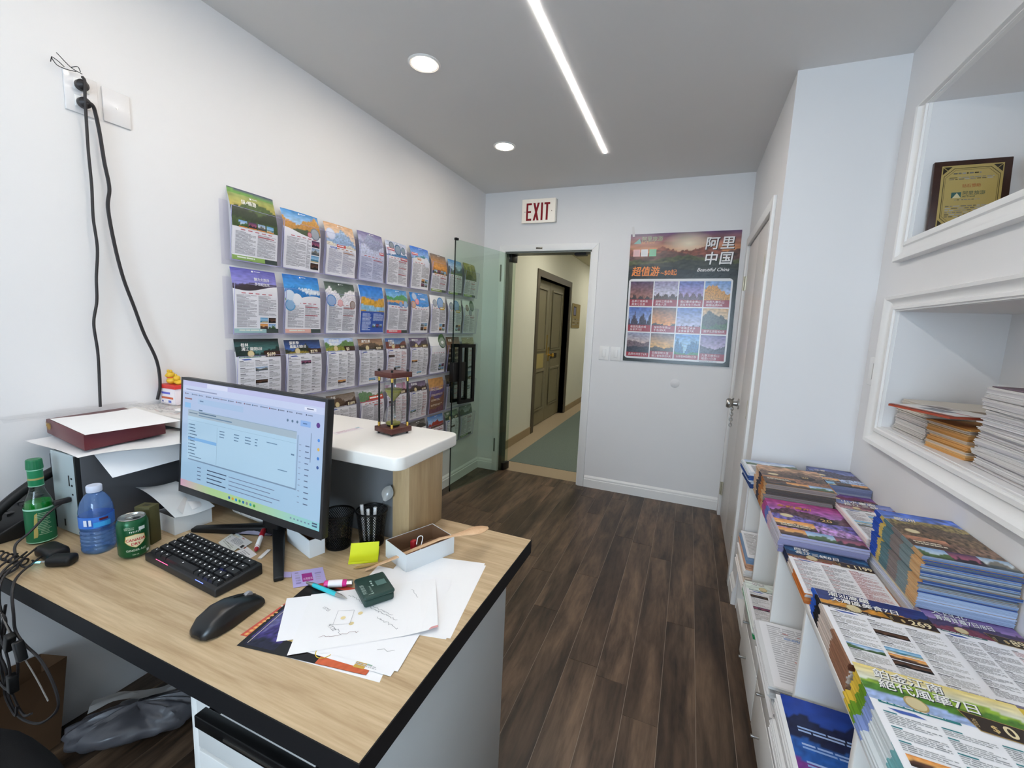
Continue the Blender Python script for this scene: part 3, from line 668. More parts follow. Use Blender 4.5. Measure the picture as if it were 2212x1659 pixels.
BROCH = {
 (0, 0): ('p', dict(pic=('8fa05a', 'd9b24a', [(.35, .2, 5, '4a5f2f'), (.55, .2, 8, '2f3d24'), (.8, .1, 4, '44592c')]), hv=.5, row=1, band='8dae5c', title=['纵•暢游'], tc='f4f2ea', thumbs='none'), 'terraced hills photo and green foot band'),
 (0, 1): ('p', dict(pic=('1f7fc4', 'b9dcf2', [(.62, .35, 6, 'c08a3a'), (.85, .12, 5, '4b5a3a')]), hv=.40, wave=1, discs=[(.83, .33, .14, '7c8a96'), (.66, .36, .06, 'c8455a')]), 'castle under blue sky and four thumbnails'),
 (0, 2): ('p', dict(pic=('cf9f74', 'e9d6bf', [(.75, .45, 5, '9cb7d6'), (.95, .1, 9, 'e7ddc9')]), hv=.44, discs=[(.15, .22, .14, 'c9cfe4')], tags=[(.3, .40, .3, .05, 'd8564e'), (.1, .46, .2, .03, '4f6fbf')], ink='aaa6b6', thumbs='none', hot='c08a5a'), 'tan sky and pale blue house drawing'),
 (0, 3): ('p', dict(pic=('6f6796', 'cfd0e6', [(.5, .3, 5, '9aa0bb'), (.75, .2, 7, 'c9cfe2')]), hv=.46, paper='d6d9ea', tags=[(.78, .36, .2, .06, 'cf4a55')], ink='8f95b8', thumbs='none'), 'lavender snow mountain photo'),
 (0, 4): ('p', dict(pic=('c3cbdf', 'e6e6f0', [(.9, .12, 5, '4f86b6')]), hv=.34, discs=[(.24, .10, .11, '39536b'), (.52, .17, .16, '3b6b8f'), (.8, .16, .11, '2f5f7c')], tags=[(.05, .16, .3, .06, 'd76a6f'), (.62, .33, .34, .07, 'd4626d')], thumbs='none'), 'three dark round photos on pale ground'),
 (0, 5): ('p', dict(pic=('2f6fd0', '9cc4ee', [(.8, .3, 6, '4a8f9c')]), hv=.34, wave=1, discs=[(.8, .33, .16, 'e9edf6')], tags=[(.02, .15, .3, .06, 'd8646c'), (.28, .26, .2, .05, 'e08a48')], thumbs='corner'), 'blue lake photo and four corner thumbnails'),
 (0, 6): ('p', dict(pic=('6f6a68', 'e9a24a', [(.8, .12, 12, 'c98a3a'), (.93, .08, 9, '2c3f66')]), hv=.52, row=1, band='8fa45e', thumbs='none', hot='cf6f74'), 'orange sunset over water and olive foot band'),
 (0, 7): ('p', dict(pic=('4f8fcf', 'd6e6f2', [(.7, .2, 14, '5c6f78'), (.88, .1, 5, '6f7f5a')]), hv=.42, band='7f9a52', thumbs='none'), 'harbour under blue sky and green foot band'),
 (0, 8): ('p', dict(pic=('a39a4a', 'c9bf7a', [(.5, .4, 20, '7c7a3a'), (.85, .2, 9, '595f30')]), hv=.5, band='93b05c', thumbs='none'), 'autumn forest photo'),
 (1, 0): ('p', dict(pic=('5a57a8', '8f8ccf', [(.72, .1, 4, '4a4058'), (.85, .15, 5, '3a3038')]), hv=.34, wave=1, title=['魅力大西洋', '多世纪加东'], tu=.45, tv=.17, ts=.055, fit=.5, thumbs='corner', band='9fc4c2'), 'lighthouse under violet sky'),
 (1, 1): ('p', dict(pic=('1f6fc0', '4fa3e0', [(.55, .05, 5, 'e6eef4'), (.7, .2, 6, '2f7fc4'), (.92, .1, 4, '7fae4a')]), hv=.44, wave=1, discs=[(.12, .36, .13, 'cfe0ee'), (.30, .42, .14, 'f2f4f6'), (.12, .52, .13, '4f9fd0')], band='e9b8a8', thumbs='none'), 'blue sky with white plane'),
 (1, 2): ('p', dict(pic=('2f4038', '6f8074', [(.6, .3, 8, 'e4e0e2'), (.9, .05, 8, 'f0eef0')]), hv=.40, discs=[(.14, .36, .15, '5b8fc6'), (.42, .40, .09, 'e09a9a'), (.86, .42, .11, '8a6f5f')], ink='8a868c', thumbs='none', hot='c98a86'), 'dark trees and a blue disc'),
 (1, 3): ('f', dict(pic=('1f6fc8', '6fb4ea', [(.30, .06, 9, 'd9a63a'), (.45, .05, 6, '8fc4e0'), (.54, .03, 6, 'c9a24a')]), panel='2f57b0', pv=.54), 'all blue print with golden skyline'),
 (1, 4): ('p', dict(pic=('3f86c6', '8fc0de', [(.5, .2, 7, '4f8f5a'), (.75, .1, 5, 'e0a25a'), (.9, .08, 6, '3f7fb8')]), hv=.36, discs=[(.85, .32, .11, '7fb4de'), (.6, .33, .09, '4f8fd0')], band='d9505f', thumbs='none'), 'green island in blue sea and red foot band'),
 (1, 5): ('p', dict(pic=('2f7fca', '3f8fd6', [(.95, .1, 3, 'eef2f6')]), hv=.36, wave=1, discs=[(.2, .1, .12, '8fa4c4'), (.3, .22, .10, 'd8626c'), (.1, .3, .12, 'c98a4f')], title=['夏季海岛'], tu=.48, tv=.17, ts=.055, fit=.45, thumbs='corner'), 'plain blue header with white curve'),
 (1, 6): ('p', dict(pic=('f0efee', 'f3f2f2', []), hv=.30, grain=.02, discs=[(.25, .2, .13, '8f97a0'), (.6, .20, .22, '4f8fcb'), (.85, .25, .12, '8a7a52')], tags=[(.55, .30, .3, .07, 'e0b42f')], thumbs='corner', hot='cf7a80'), 'round city photo and yellow tag'),
 (1, 7): ('p', dict(pic=('f0efee', 'f3f2f2', []), hv=.30, grain=.02, discs=[(.22, .2, .14, '767f8a'), (.58, .19, .22, '3f86c8'), (.86, .25, .12, '6f8a5a')], tags=[(.5, .31, .32, .07, 'dcb02c')], thumbs='corner', hot='cf6f77'), 'round harbour photo and yellow tag'),
 (1, 8): ('p', dict(pic=('eef0ee', 'f3f4f2', []), hv=.42, grain=.02, discs=[(.72, .14, .22, '3c5f3a'), (.3, .22, .13, '7a5f4a'), (.55, .36, .14, '8a93a0')], thumbs='none'), 'round green forest photo'),
 (2, 0): ('a', dict(pic=TEAL, title=['桂林', '漓江 陽朔5日'], price='$699', strip='4f8f7c'), 'teal river header'),
 (2, 1): ('a', dict(pic=('1c2740', '3f5f9c', [(.8, .4, 9, '2c3326'), (.95, .15, 8, '8a7a2c')]), title=['張家界!', '鳳凰古城5日'], price='$279', strip='8f8f86'), 'navy mountain header'),
 (2, 2): ('a', dict(pic=('9fb4dc', 'dfe6f2', [(.5, .3, 7, '5f7f4a'), (.85, .2, 6, '8a8a3a')]), title=['昆明大理', '麗江6日'], price='$0', strip='5f6fb0'), 'pale blue sky header'),
 (2, 3): ('a', dict(pic=('7a5a4a', 'b08f6f', [(.6, .2, 6, '5a4a3c'), (.85, .15, 8, '3c3a30')]), title=['廈門土樓'], price='$259', strip='4c4a40', badge='4a3a22'), 'brown courtyard header'),
 (2, 4): ('a', dict(pic=('2f4f8f', '7f9fbf', [(.6, .3, 8, '6a3a34'), (.9, .1, 9, '8a4a2c')]), title=['重慶長江', '三峽奇觀', '張家界8日'], price='$399', ink='b58f8c', ink2='d08a88', ts=.05, strip='b5534c'), 'red and blue gorge header'),
 (2, 5): ('a', dict(pic=('4f3f5f', '9f93b4', [(.6, .4, 6, '3f3444'), (.9, .1, 8, '6a5a2c')]), title=['華東六市'], price='$999', strip='8a5a6f', badge='5a4a22'), 'violet mountain header'),
 (2, 6): ('p', dict(pic=('eeeeec', 'f2f2f0', []), hv=.40, grain=.02, discs=[(.78, .12, .26, '3a5f30')], thumbs='corner', ink='9a9a98'), 'green globe photo on white'),
 (2, 7): ('f', dict(pic=('4a3a30', 'c98a5a', [(.45, .15, 12, '5a4030'), (.7, .2, 14, '3a2a22'), (.9, .1, 9, '2a1f1a')]), title=['秋韻']), 'dark city sunset print'),
 (2, 8): ('p', dict(pic=('a59a7f', 'b8ad92', [(.6, .1, 4, '8f8260')]), hv=.34, wave=1, band='3a3f38', thumbs='none'), 'khaki palace photo'),
 (3, 1): ('p', dict(pic=('8a9290', 'a9b0ae', [(.9, .1, 4, '6a726f')]), hv=.28, thumbs='none'), 'plain grey header'),
 (3, 2): ('a', dict(pic=('6a5a4a', '9a8f86', [(.6, .3, 7, '54402f'), (.9, .1, 8, '3a2418')]), title=['北京'], price='$1899', strip='5a4a3a'), 'brown ridge header'),
 (3, 3): ('p', dict(pic=('b8bcc4', 'd8d2d0', [(.5, .4, 6, '5f7f5a'), (.9, .15, 5, 'c4493a')]), hv=.26, tags=[(.35, .14, .62, .10, 'c2472f')], thumbs='none', hot='c4494a'), 'bright red diagonal banner'),
 (3, 4): ('a', dict(pic=('8a4f6f', 'c99ab4', [(.7, .3, 7, '5f3a44')]), title=['西安'], price='$599', ink='c08f90', strip='c0524a'), 'rose coloured header'),
 (3, 5): ('a', dict(pic=('4a4058', '8f7f9a', [(.6, .25, 8, '3a2f30'), (.9, .1, 8, '2c1f18')]), title=['青海甘肅'], price='$1999', ink2='cf8f8c', strip='4a3020'), 'plum desert header'),
 (3, 6): ('f', dict(pic=('b8874f', 'd9a86a', [(.35, .1, 9, '6a5a8a'), (.65, .15, 7, '8a5f44'), (.9, .08, 6, '7a4f5a')])), 'golden palace print'),
 (3, 7): ('p', dict(pic=('4a4038', '7a6a58', [(.7, .3, 9, '2f2a26')]), hv=.34, thumbs='none', paper='e3e3e0'), 'dark temple header'),
 (3, 8): ('a', dict(pic=('6f7f9a', 'b8c4d0', [(.7, .3, 9, '5a5f4a')]), title=['台灣'], price='$799'), 'grey coast header'),
 (4, 3): ('a', dict(pic=('7a5a3a', 'b08a5a', [(.8, .3, 8, '4a2f22')]), title=['絲路'], price='$1299'), 'sand dune header'),
 (4, 4): ('f', dict(pic=('7a4a34', 'b5704a', [(.4, .3, 8, 'b83a28'), (.8, .2, 9, '5a3a2c')])), 'red maple leaf print'),
 (4, 5): ('p', dict(pic=('4a4440', '8a8480', [(.7, .3, 8, '3a3634')]), hv=.2, thumbs='none', ink='a9a9ae'), 'grey mountain strip'),
 (4, 6): ('p', dict(pic=('3f6fb0', '9fbfdc', [(.7, .3, 8, '9a3a2c'), (.9, .1, 8, '6a4a3a')]), hv=.34, thumbs='none'), 'red tower under blue sky'),
 (4, 7): ('a', dict(pic=('4f5f4a', '8a9a7a', [(.7, .3, 7, '3a4a34')]), title=['雲南'], price='$899', strip='3a4a34'), 'moss green valley header'),
 (4, 8): ('p', dict(pic=('5a6a6a', 'a0aaa8', [(.7, .3, 7, '4a5a4f')]), hv=.3, thumbs='none', band='7f9a6a'), 'misty lake header'),
}
ROWN = ['top', 'second', 'third', 'fourth', 'bottom']
def rack_sheet(r, c, paper='f3f2f3', dz=0, dx=0, amp=1.0):
    R = random.Random(r*31+c)
    o = R.uniform(.0, .006); a = R.uniform(.010, .020)*amp; tw = R.uniform(-.003, .006)
    prof = lambda v: .019+o*.5+dx+.010*v+a*1.15*math.sin(PI*min(1, v*1.12))*(1-.35*v)
    side = lambda u, v: -.007*amp*(abs(2*u-1)**2.5)*(.35+.65*(1-v))+tw*(1-v)*u
    hgt = .272+R.uniform(-.004, .010)
    z1 = ROWZ[r]+.004+hgt+dz
    return Sheet((WL, RY0+PITCH*c+.016+R.uniform(-.002, .004), z1), (0, 1, 0), (0, 0, -1), .214, hgt, prof=lambda v: prof(v), nrow=12, paper=paper, side=side, step=.0005)
for (r, c), (ty, d, txt) in sorted(BROCH.items()):
    s = rack_sheet(r, c, d.get('paper', 'f3f2f3'))
    {'p': promo_flyer, 'a': price_flyer, 'f': full_flyer}[ty](s, d, r*9+c+1)
    s.build('brochure', PRINT, label=f'brochure with {txt} in the {ROWN[r]} rack row', cat='brochure', group='brochures in the wall rack')
s = rack_sheet(0, 0, dz=.022, dx=-.008, amp=.3); s.pic(0, 0, 1, .12, scenery('3a3566', '7fae5a', [(.5, .3, 4, '6f9f4a')], seed=2), 20, 5)
s.build('brochure', PRINT, label='purple and green topped brochure tucked behind the terraced hills sheet', cat='brochure', group='brochures in the wall rack')
s = rack_sheet(2, 0, dz=.012, dx=-.006, amp=.3); s.pic(0, 0, 1, .2, scenery('1b1f20', '3a4a4a', seed=2), 20, 5)
s.build('brochure', PRINT, label='black topped brochure tucked behind the teal river sheet', cat='brochure', group='brochures in the wall rack')

# ---------------------------------------------------------------- outlet plates and hanging cords
def outlet(y0, y1, z0, z1, label, sockets):
    e = thing('outlet_plate', label, 'outlet', (WL, (y0+y1)/2, z0), group='wall plates above the desk')
    MB().box(WL, WL+.006, y0, y1, z0, z1).build('plate', mat('ivory_plate', 'e9e6e5', .2, var=.01), e, bevel=.002)
    if sockets:
        for z in (z0+.018, z0+.066): MB().box(WL+.006, WL+.009, y0+.022, y1-.022, z, z+.034).build('socket', TRIM, e, bevel=.004)
    MB().lathe([(.003, 0), (.003, .001)], 10, M=frame_of((WL+.006, (y0+y1)/2, (z0+z1)/2), (0, 1, 0), (1, 0, 0))).build('screw', STEEL, e)
outlet(.786, .868, 1.998, 2.112, 'white double outlet plate with two black plugs', 1)
outlet(.880, .955, 2.003, 2.108, 'blank glossy wall plate beside the black plugs', 0)
CORD = mat('cord_rubber', '231f20', .5)
cx = WL+.025
def cord(label, plug, pts, r):
    e = thing('power_cable', label, 'cable', plug, group='power cords hanging on the wall')
    M = frame_of(plug, (0, 1, 0), (1, 0, 0))
    MB().lathe([(.013, 0), (.016, .006), (.016, .02), (.010, .026), (.006, .03)], 16, M=M).build('plug', CORD, e, smooth=True)
    MB().tube(spline(pts), r, 8).build('cable', CORD, e, smooth=True)
cord('black power cord hanging straight down from the upper socket', (WL+.009, .822, 2.078),
     [(WL+.03, .822, 2.10), (cx+.015, .822, 2.085), (cx+.012, .8205, 2.036), (cx, .824, 1.955), (cx, .823, 1.882), (cx, .824, 1.78), (cx, .821, 1.685), (cx, .825, 1.59), (cx, .816, 1.495), (cx, .812, 1.42), (cx, .799, 1.345), (cx, .803, 1.24), (cx, .797, 1.07)], .0042)
cord('black power cord swaying sideways from the lower socket', (WL+.009, .824, 2.028),
     [(WL+.036, .824, 2.03), (cx+.012, .838, 2.025), (cx+.005, .847, 2.005), (cx, .856, 1.95), (cx, .862, 1.867), (cx, .870, 1.79), (cx, .862, 1.724), (cx, .872, 1.61), (cx, .889, 1.503), (cx, .916, 1.40), (cx, .938, 1.315), (cx, .972, 1.215), (cx, .978, 1.126), (cx, .966, 1.07)], .0052)
lw = MB()
for pts in ([(WL+.03, .822, 2.108), (WL+.02, .80, 2.118), (WL+.03, .765, 2.138)], [(WL+.02, .812, 2.112), (WL+.02, .79, 2.107), (WL+.02, .768, 2.108), (WL+.02, .757, 2.124), (WL+.02, .77, 2.121), (WL+.02, .785, 2.111)], [(WL+.02, .757, 2.124), (WL+.025, .752, 2.108)], [(WL+.02, .80, 2.118), (WL+.03, .812, 2.124), (WL+.03, .818, 2.112)]):
    lw.tube(spline(pts, 6), .0012, 5)
lw.build('loose_wire', CORD, label='bent black wire ends poking out above the outlet', cat='wire')

# ---------------------------------------------------------------- exit wall: sign, poster, switches
ex = thing('exit_sign', 'white EXIT sign with red letters above the doorway', 'exit sign', (-1.306, WB, 2.286))
MB().box(-1.449, -1.147, WB-.028, WB, 2.290, 2.478).build('housing', mat('sign_grey', 'cfcbc4', .5), ex, bevel=.003)
MB().box(-1.459, -1.155, WB-.036, WB-.028, 2.286, 2.485).build('face_plate', mat('sign_face', 'e9e2d6', .4, emit='fff2df', estr=.12), ex, bevel=.003)
s = Sheet((-1.459, WB-.0365, 2.485), (1, 0, 0), (0, 0, -1), .304, .199, paper='e9e2d6', back=False); s.v = []; s.f = []; s.c = []; s.mi = []
def bar(u0, v0, u1, v1): s.rect(u0, v0, u1, v1, '8f1f28', 1)
v0, v1 = .17, .90
bar(.14, v0, .195, v1); bar(.195, v0, .30, v0+.085); bar(.195, .495, .285, .575); bar(.195, v1-.085, .30, v1)
for a, b in (((.345, v0), (.46, v1)), ((.475, v0), (.345, v1))): s.poly([(a[0], a[1]), (a[0]+.062, a[1]), (b[0]+.062, b[1]), (b[0], b[1])], '8f1f28', 1+(a[0] > .4))
bar(.578, v0, .638, v1); bar(.675, v0, .845, v0+.085); bar(.73, v0+.085, .79, v1)
for u in (.1, .90): s.disc(u, .53, .012, '5a4a40', 2)
s.build('letters', MATTE, ex, label='dark red EXIT letters')

PX0, PZ1, PWd, PHt = -.515, 2.165, .80, 1.018
s = Sheet((PX0, WB-.003, PZ1), (.9998, 0, .006), (.012, 0, -.9999), PWd, PHt, prof=lambda v: .001+.006*max(0, v-.7)/.3, nrow=6, paper='2b2f2c')
sky = scenery('5a4066', 'f2a04a', [(.42, .10, 16, '8a5040'), (.52, .12, 11, '5f4038'), (.62, .10, 7, '4c4f30'), (.72, .10, 5, '34382f'), (.85, .08, 6, '22282a')], seed=3, grain=.35, sun=(.55, .25, .12))
s.pic(0, 0, 1, .335, sky, 130, 60)
for t, u, v in (('阿', .69, .125), ('里', .825, .125), ('中', .69, .235), ('国', .82, .235)):
    s.text(t, u+.006, v+.005, .098, '1d1a1c', 3, bold=.03, shear=.1); s.text(t, u, v, .098, 'f5f1ee', 4, bold=.025, shear=.1)
s.text('Beautiful China', .64, .292, .036, 'f3efec', 4, fit=.33, shear=.35, bold=.01)
s.text('超值游', .03, .318, .078, 'ef8a3a', 4, fit=.27, bold=.03, shear=.1); s.text('~$0起', .31, .315, .047, 'ef8a3a', 4, fit=.15, bold=.02)
s.text('阿里旅游', .11, .055, .04, '9fb08a', 4, fit=.2); s.text('Ali Travel', .11, .075, .025, 'd9a06a', 4, fit=.19); s.poly([(.03, .075), (.09, .035), (.105, .075)], '7fb0a8', 4)
for u, c in ((.035, 'e9b8b4'), (.11, 'e6e4e2'), (.19, '7fc49a')): s.rect(u, .118, u+.066, .172, c, 4); s.rect(u+.01, .126, u+.056, .164, mixc(lin(c), (.3, .3, .3), .2), 5)
def rrect(u0, v0, u1, v1, r, c, k):
    asp = PWd/PHt; pts = []
    for (cx_, cy_, a0) in ((u1-r, v0+r*asp, -PI/2), (u1-r, v1-r*asp, 0), (u0+r, v1-r*asp, PI/2), (u0+r, v0+r*asp, PI)):
        for i in range(5): a = a0+PI/2*i/4; pts.append((cx_+r*math.cos(a), cy_+r*asp*math.sin(a)))
    s.poly(pts, c, k)
rr = s.rows(.345, .975)
for a, b in zip(rr, rr[1:]): s.rect(.012, a if a > .345 else .36, .965, b if b < .975 else .96, 'e6e4e4', 2)
rrect(.012, .345, .965, .40, .03, 'e6e4e4', 1); rrect(.012, .935, .965, .975, .03, 'e6e4e4', 1)
TILE = [('4f3a5a', 'a06a5a', [(.7, .12, 22, '3c2a2a')], ('品质江南美景', '美食七日游')), ('8f86a8', 'd6d0dc', [(.6, .12, 20, '5a4238')], ('品味江南金秋', '美食八天')),
        ('5f6fb4', 'b49ac4', [(.6, .15, 24, '6a4a5a'), (.8, .05, 9, 'a86a4a')], ('魔幻重庆金佛山', '武隆天生三桥6天')), ('6f93c8', 'b8c4dc', [(.55, .35, 3, 'c98f3a'), (.8, .1, 5, '6a4a30')], ('神奇九寨乐山', '峨眉品质9天')),
        ('3f5fae', '9fb0dc', [(.6, .35, 18, '3f3448'), (.9, .1, 9, 'a86a48')], ('湘西凤凰古城', '张家界7日')), ('6a5a58', 'e69a4f', [(.75, .12, 8, '4a3a3a')], ('深圳奇境黄山', '千岛湖9天')),
        ('4f6fb4', 'b4b4d0', [(.8, .1, 26, '3a3a52')], ('广东珠江水乡', '乡情美食7天')), ('c9a06a', 'd8c4a4', [(.45, .25, 4, '4a4a42'), (.7, .2, 5, '3f5a30')], ('圆梦北京轻松5天',)),
        ('8a8fa8', 'd8b49a', [(.42, .1, 4, '6a5358'), (.6, .04, 12, '2f2c3a')], ('品质台湾垦丁6天',)), ('6a5f6a', 'f0b44a', [(.6, .05, 9, '4a3a2a'), (.8, .12, 5, '2c241e')], ('云南昆明大理', '丽江香格里拉9天')),
        ('5f8fcf', 'a8cfe0', [(.6, .35, 9, '3f6f9a'), (.8, .1, 6, '3f7f4a')], ('山水桂林阳朔5日游',)), ('6a5a8f', 'c4b0cc', [(.55, .15, 5, '4f4a5c'), (.8, .08, 6, '3a3444')], ('九寨三峡乐山', '峨眉11日游'))]
for i, (a, b, hl, tx) in enumerate(TILE):
    c, r = i % 4, i//4; u0 = .03+.2325*c; v0 = .365+.2015*r; u1, v1 = u0+.222, v0+.192
    s.pic(u0, v0, u1, v1, scenery(a, b, hl, seed=i+2, grain=.35), 48, 40, 3)
    tv = v1-.052 if len(tx) == 2 else v1-.034
    s.rect(u0, tv, u1, v1, '9c2233', 4)
    for j, t in enumerate(tx): s.text(t, u0+.02, tv+.022+.023*j, .021, 'f3e9ea', 5, fit=.185)
s.text('www.expandtravel.com', .73, .972, .013, '3a3a3a', 5, fit=.22)
pos = s.build('poster', printed('poster_gloss', .22, .5), label='tall glossy China travel poster with twelve photo tiles', cat='poster')
tp = thing('poster_tape', 'clear strip of tape over the upper poster corner', 'tape', (-.497, WB-.005, 2.2))
MB().box(-.506, -.488, WB-.0052, WB-.0046, 2.145, 2.225, M=Matrix.Translation((-.497, WB, 2.185)) @ Matrix.Rotation(-.15, 4, 'Y') @ Matrix.Translation((.497, -WB, -2.185))).build('strip', mat('tape', 'dcd8d6', .3), tp)
for x, lb in ((-.705, 'white rocker light switch beside the doorway casing'), (-.607, 'white rocker light switch beside the poster')):
    e = thing('light_switch', lb, 'light switch', (x, WB, 1.141))
    MB().box(x, x+.083, WB-.006, WB, 1.141, 1.257).build('plate', TRIM, e, bevel=.002)
    MB().box(x+.025, x+.058, WB-.010, WB-.006, 1.166, 1.232).build('rocker', TRIM, e, bevel=.002)
MB().lathe([(.036, 0), (.036, .003), (.030, .007), (0, .008)], 28, M=frame_of((-.079, WB, .991), (1, 0, 0), (0, -1, 0))).build('cover_disc', WALLP, smooth=True, label='round white cover cap on the wall under the poster', cat='wall plate')
e = thing('wall_plate', 'white wall plate beside the lower niche', 'wall plate', (W2, 2.28, 1.21))
MB().box(W2-.006, W2, 2.262, 2.332, 1.21, 1.33).build('plate', TRIM, e, bevel=.002)
MB().box(W2-.009, W2-.006, 2.282, 2.312, 1.235, 1.305).build('rocker', TRIM, e, bevel=.002)
# ================================================================ desk and reception counter
DZ = .76; DXR, DY0, DY1 = -.387, .430, 1.170
dk = thing('desk', 'oak topped office desk with black edging and grey side', 'desk', (-1.1, .8, 0))
MB().box(WL+.002, DXR-.002, DY0+.002, DY1-.002, .722, DZ).build('tabletop', OAK, dk)
eb = MB(); eb.box(WL+.002, DXR, DY0, DY0+.002, .718, DZ-.0006); eb.box(DXR-.002, DXR, DY0+.002, DY1, .718, DZ-.0006); eb.box(-.70, DXR-.002, DY1-.002, DY1, .718, DZ-.0006)
eb.box(WL+.002, DXR-.002, DY0+.002, DY1-.002, .718, .722)
eb.build('edge_band', mat('black_edge', '131214', .6, spec=.25), dk)
GREYP = mat('grey_panel', '8f9190', .5, var=.03)
MB().box(-.445, -.420, .45, 1.062, 0, .718).build('side_panel', mat('side_grey', 'c2c4c3', .45, var=.03), dk, bevel=.001)
MB().box(-1.80, -.445, 1.04, 1.058, .02, .718).build('modesty_panel', GREYP, dk)
pdl = thing('drawer_pedestal', 'white drawer pedestal with black bar handle under the desk', 'drawer unit', (-.66, .65, 0))
MB().box(-.875, -.857, .49, 1.0, .0, .70).build('side_board', WHITE, pdl, bevel=.001)
MB().box(-.463, -.449, .49, 1.0, .0, .70).build('side_board', WHITE, pdl, bevel=.001)
MB().box(-.857, -.463, .50, 1.0, .02, .69).build('carcass', WHITE, pdl)
for z0, z1 in ((.52, .695), (.30, .51), (.02, .29)):
    dr = MB().box(-.853, -.467, .487, .505, z0, z1).build('drawer_front', WHITE, pdl, bevel=.0015)
    hd = MB().box(-.78, -.49, .440, .462, z1-.055, z1-.030); hd.box(-.775, -.760, .462, .487, z1-.052, z1-.033); hd.box(-.51, -.495, .462, .487, z1-.052, z1-.033)
    hd.build('handle', BLACKM, dr, bevel=.002)
    MB().box(-.70, -.50, .4385, .440, z1-.047, z1-.043).build('handle_trim', STEEL, dr)

CZT = 1.050; SL0, SL1 = .877, 1.192
ct = thing('reception_counter', 'raised reception counter with thick white top and oak end panel', 'counter', (-1.2, 1.05, .76))
sl = MB(); cx1 = -.655; rad = .03; pts = [(WL+.002, SL0)]
pts += [(cx1-rad+rad*math.cos(a), SL0+rad+rad*math.sin(a)) for a in [-PI/2+PI/2*k/6 for k in range(7)]]
pts += [(cx1-rad+rad*math.cos(a), SL1-rad+rad*math.sin(a)) for a in [PI/2*k/6 for k in range(7)]]+[(WL+.002, SL1)]
sl.prism(pts, .036, M=Matrix.Translation((0, 0, CZT-.036))); sl.build('counter_top', mat('white_quartz', 'efebe4', .28, var=.01), ct, bevel=.004, seg=3)
MB().box(-.757, -.70, .985, 1.165, DZ+.0005, CZT-.036).build('end_panel', OAKV, ct, bevel=.001)
MB().box(WL+.002, -.757, .988, 1.0, DZ+.0005, CZT-.036).build('inner_panel', mat('counter_grey', '6d6e6f', .5, var=.03), ct)
MB().box(WL+.002, -.757, 1.15, 1.165, DZ+.0005, CZT-.036).build('outer_panel', OAKV, ct)
MB().box(-1.02, -.99, .984, .988, .985, 1.004).build('cable_clip', BLACKP, ct)

# ---------------------------------------------------------------- monitor
MW, MH = .61, .35
mo = thing('computer_monitor', 'wide black desktop monitor showing an email window', 'monitor', (-1.098, .774, .855), (-.0777, 0, -.056))
body = MB(); body.box(-MW/2, MW/2, 0, .020, 0, MH); body.box(-.2, .2, .020, .05, .05, .28)
body.build('housing', BLACKP, mo, world=False, bevel=.003)
bz = MB(); e = .008
for a, b, c, d in ((-MW/2, MW/2, 0, .020), (-MW/2, MW/2, MH-e, MH), (-MW/2, -MW/2+e, .02, MH-e), (MW/2-e, MW/2, .02, MH-e)): bz.box(a, b, -.002, 0, c, d)
bz.build('bezel', mat('bezel', '232325', .4), mo, world=False)
SW, SH = MW-2*e, MH-.02-e
s = Sheet((-SW/2, -.0008, MH-e), (1, 0, 0), (0, 0, -1), SW, SH, paper='bcd3ea', back=False, step=.0001)
s.pic(0, 0, 1, 1, lambda x, y: mixc(lin('b9c4e6'), lin('a9cbe6'), min(1, y*1.3)), 8, 8, 1)
s.rect(0, 0, 1, .045, 'c2c3e8', 2); s.rect(0, .045, 1, .10, 'c9d2ee', 2); s.rect(.2, .005, .36, .045, 'dcdff4', 3)
R = random.Random(2)
def dash(u, v, w, h, c, k=5): s.rect(u, v, u+w, v+h, c, k)
for i in range(16):
    u = .02+.058*i; dash(u, .115, .006, .012, R.choice(['7a4050', '44506a', '3a6a8a', '8a3a3a']), 5); dash(u+.009, .117, R.uniform(.02, .042), .008, '7d879e', 5)
dash(.03, .075, .25, .010, '8d96b4'); dash(.88, .06, .07, .025, 'e4e8f8'); dash(.895, .068, .04, .009, '6a7390', 6)
dash(.02, .16, .06, .012, '8a5a5a'); dash(.13, .15, .35, .05, 'aac4e4', 3); dash(.145, .165, .03, .012, '6a86a8'); dash(.02, .205, .05, .045, '8fc0ea', 4)
dash(.14, .25, .03, .010, '4a6a88'); dash(.14, .275, .14, .010, '4a6a88'); dash(.14, .298, .26, .010, '6a88a4')
s.disc(.965, .185, .011, '5a2f86', 6); dash(.86, .17, .06, .045, '8fb4ea', 4); dash(.875, .187, .025, .009, '5a7aa8', 6)
for i, u in enumerate((.78, .81, .84)): s.disc(u, .19, .006, '5a7690', 5)
for i, c in enumerate(('4f8fe0', 'e0b44f', '3f7fd0', '3a5a9a')): s.disc(.972, .30+.07*i, .007, c, 6)
dash(.925, .255, .004, .23, '7f93ac', 5)
# the file window lying over the mail page
dash(.05, .265, .79, .005, '8fa8bc', 3); dash(.05, .27, .79, .055, 'a7b9c6', 4); dash(.05, .325, .79, .395, 'b3d3ea', 4); dash(.845, .29, .006, .44, '8ea9c2', 3); dash(.06, .72, .79, .012, '7e97b0', 3)
dash(.06, .287, .07, .010, '6b8298', 6); dash(.05, .36, .79, .002, '93b0c6', 6); dash(.29, .375, .0022, .34, '93b0c6', 6)
for i in range(10): dash(.07, .395+.030*i, R.uniform(.03, .06), .008, '51708c', 6); dash(.06, .395+.030*i, .005, .010, '3f5a78', 6)
dash(.055, .515, .233, .028, '7fb4e6', 5); dash(.07, .69, .10, .008, '6b869e', 6)
for i in range(3):
    for u, w in ((.31, .05), (.42, .04), (.50, .05), (.57, .02)): dash(u, .40+.025*i, w*R.uniform(.6, 1), .008, '5f7f9c', 6)
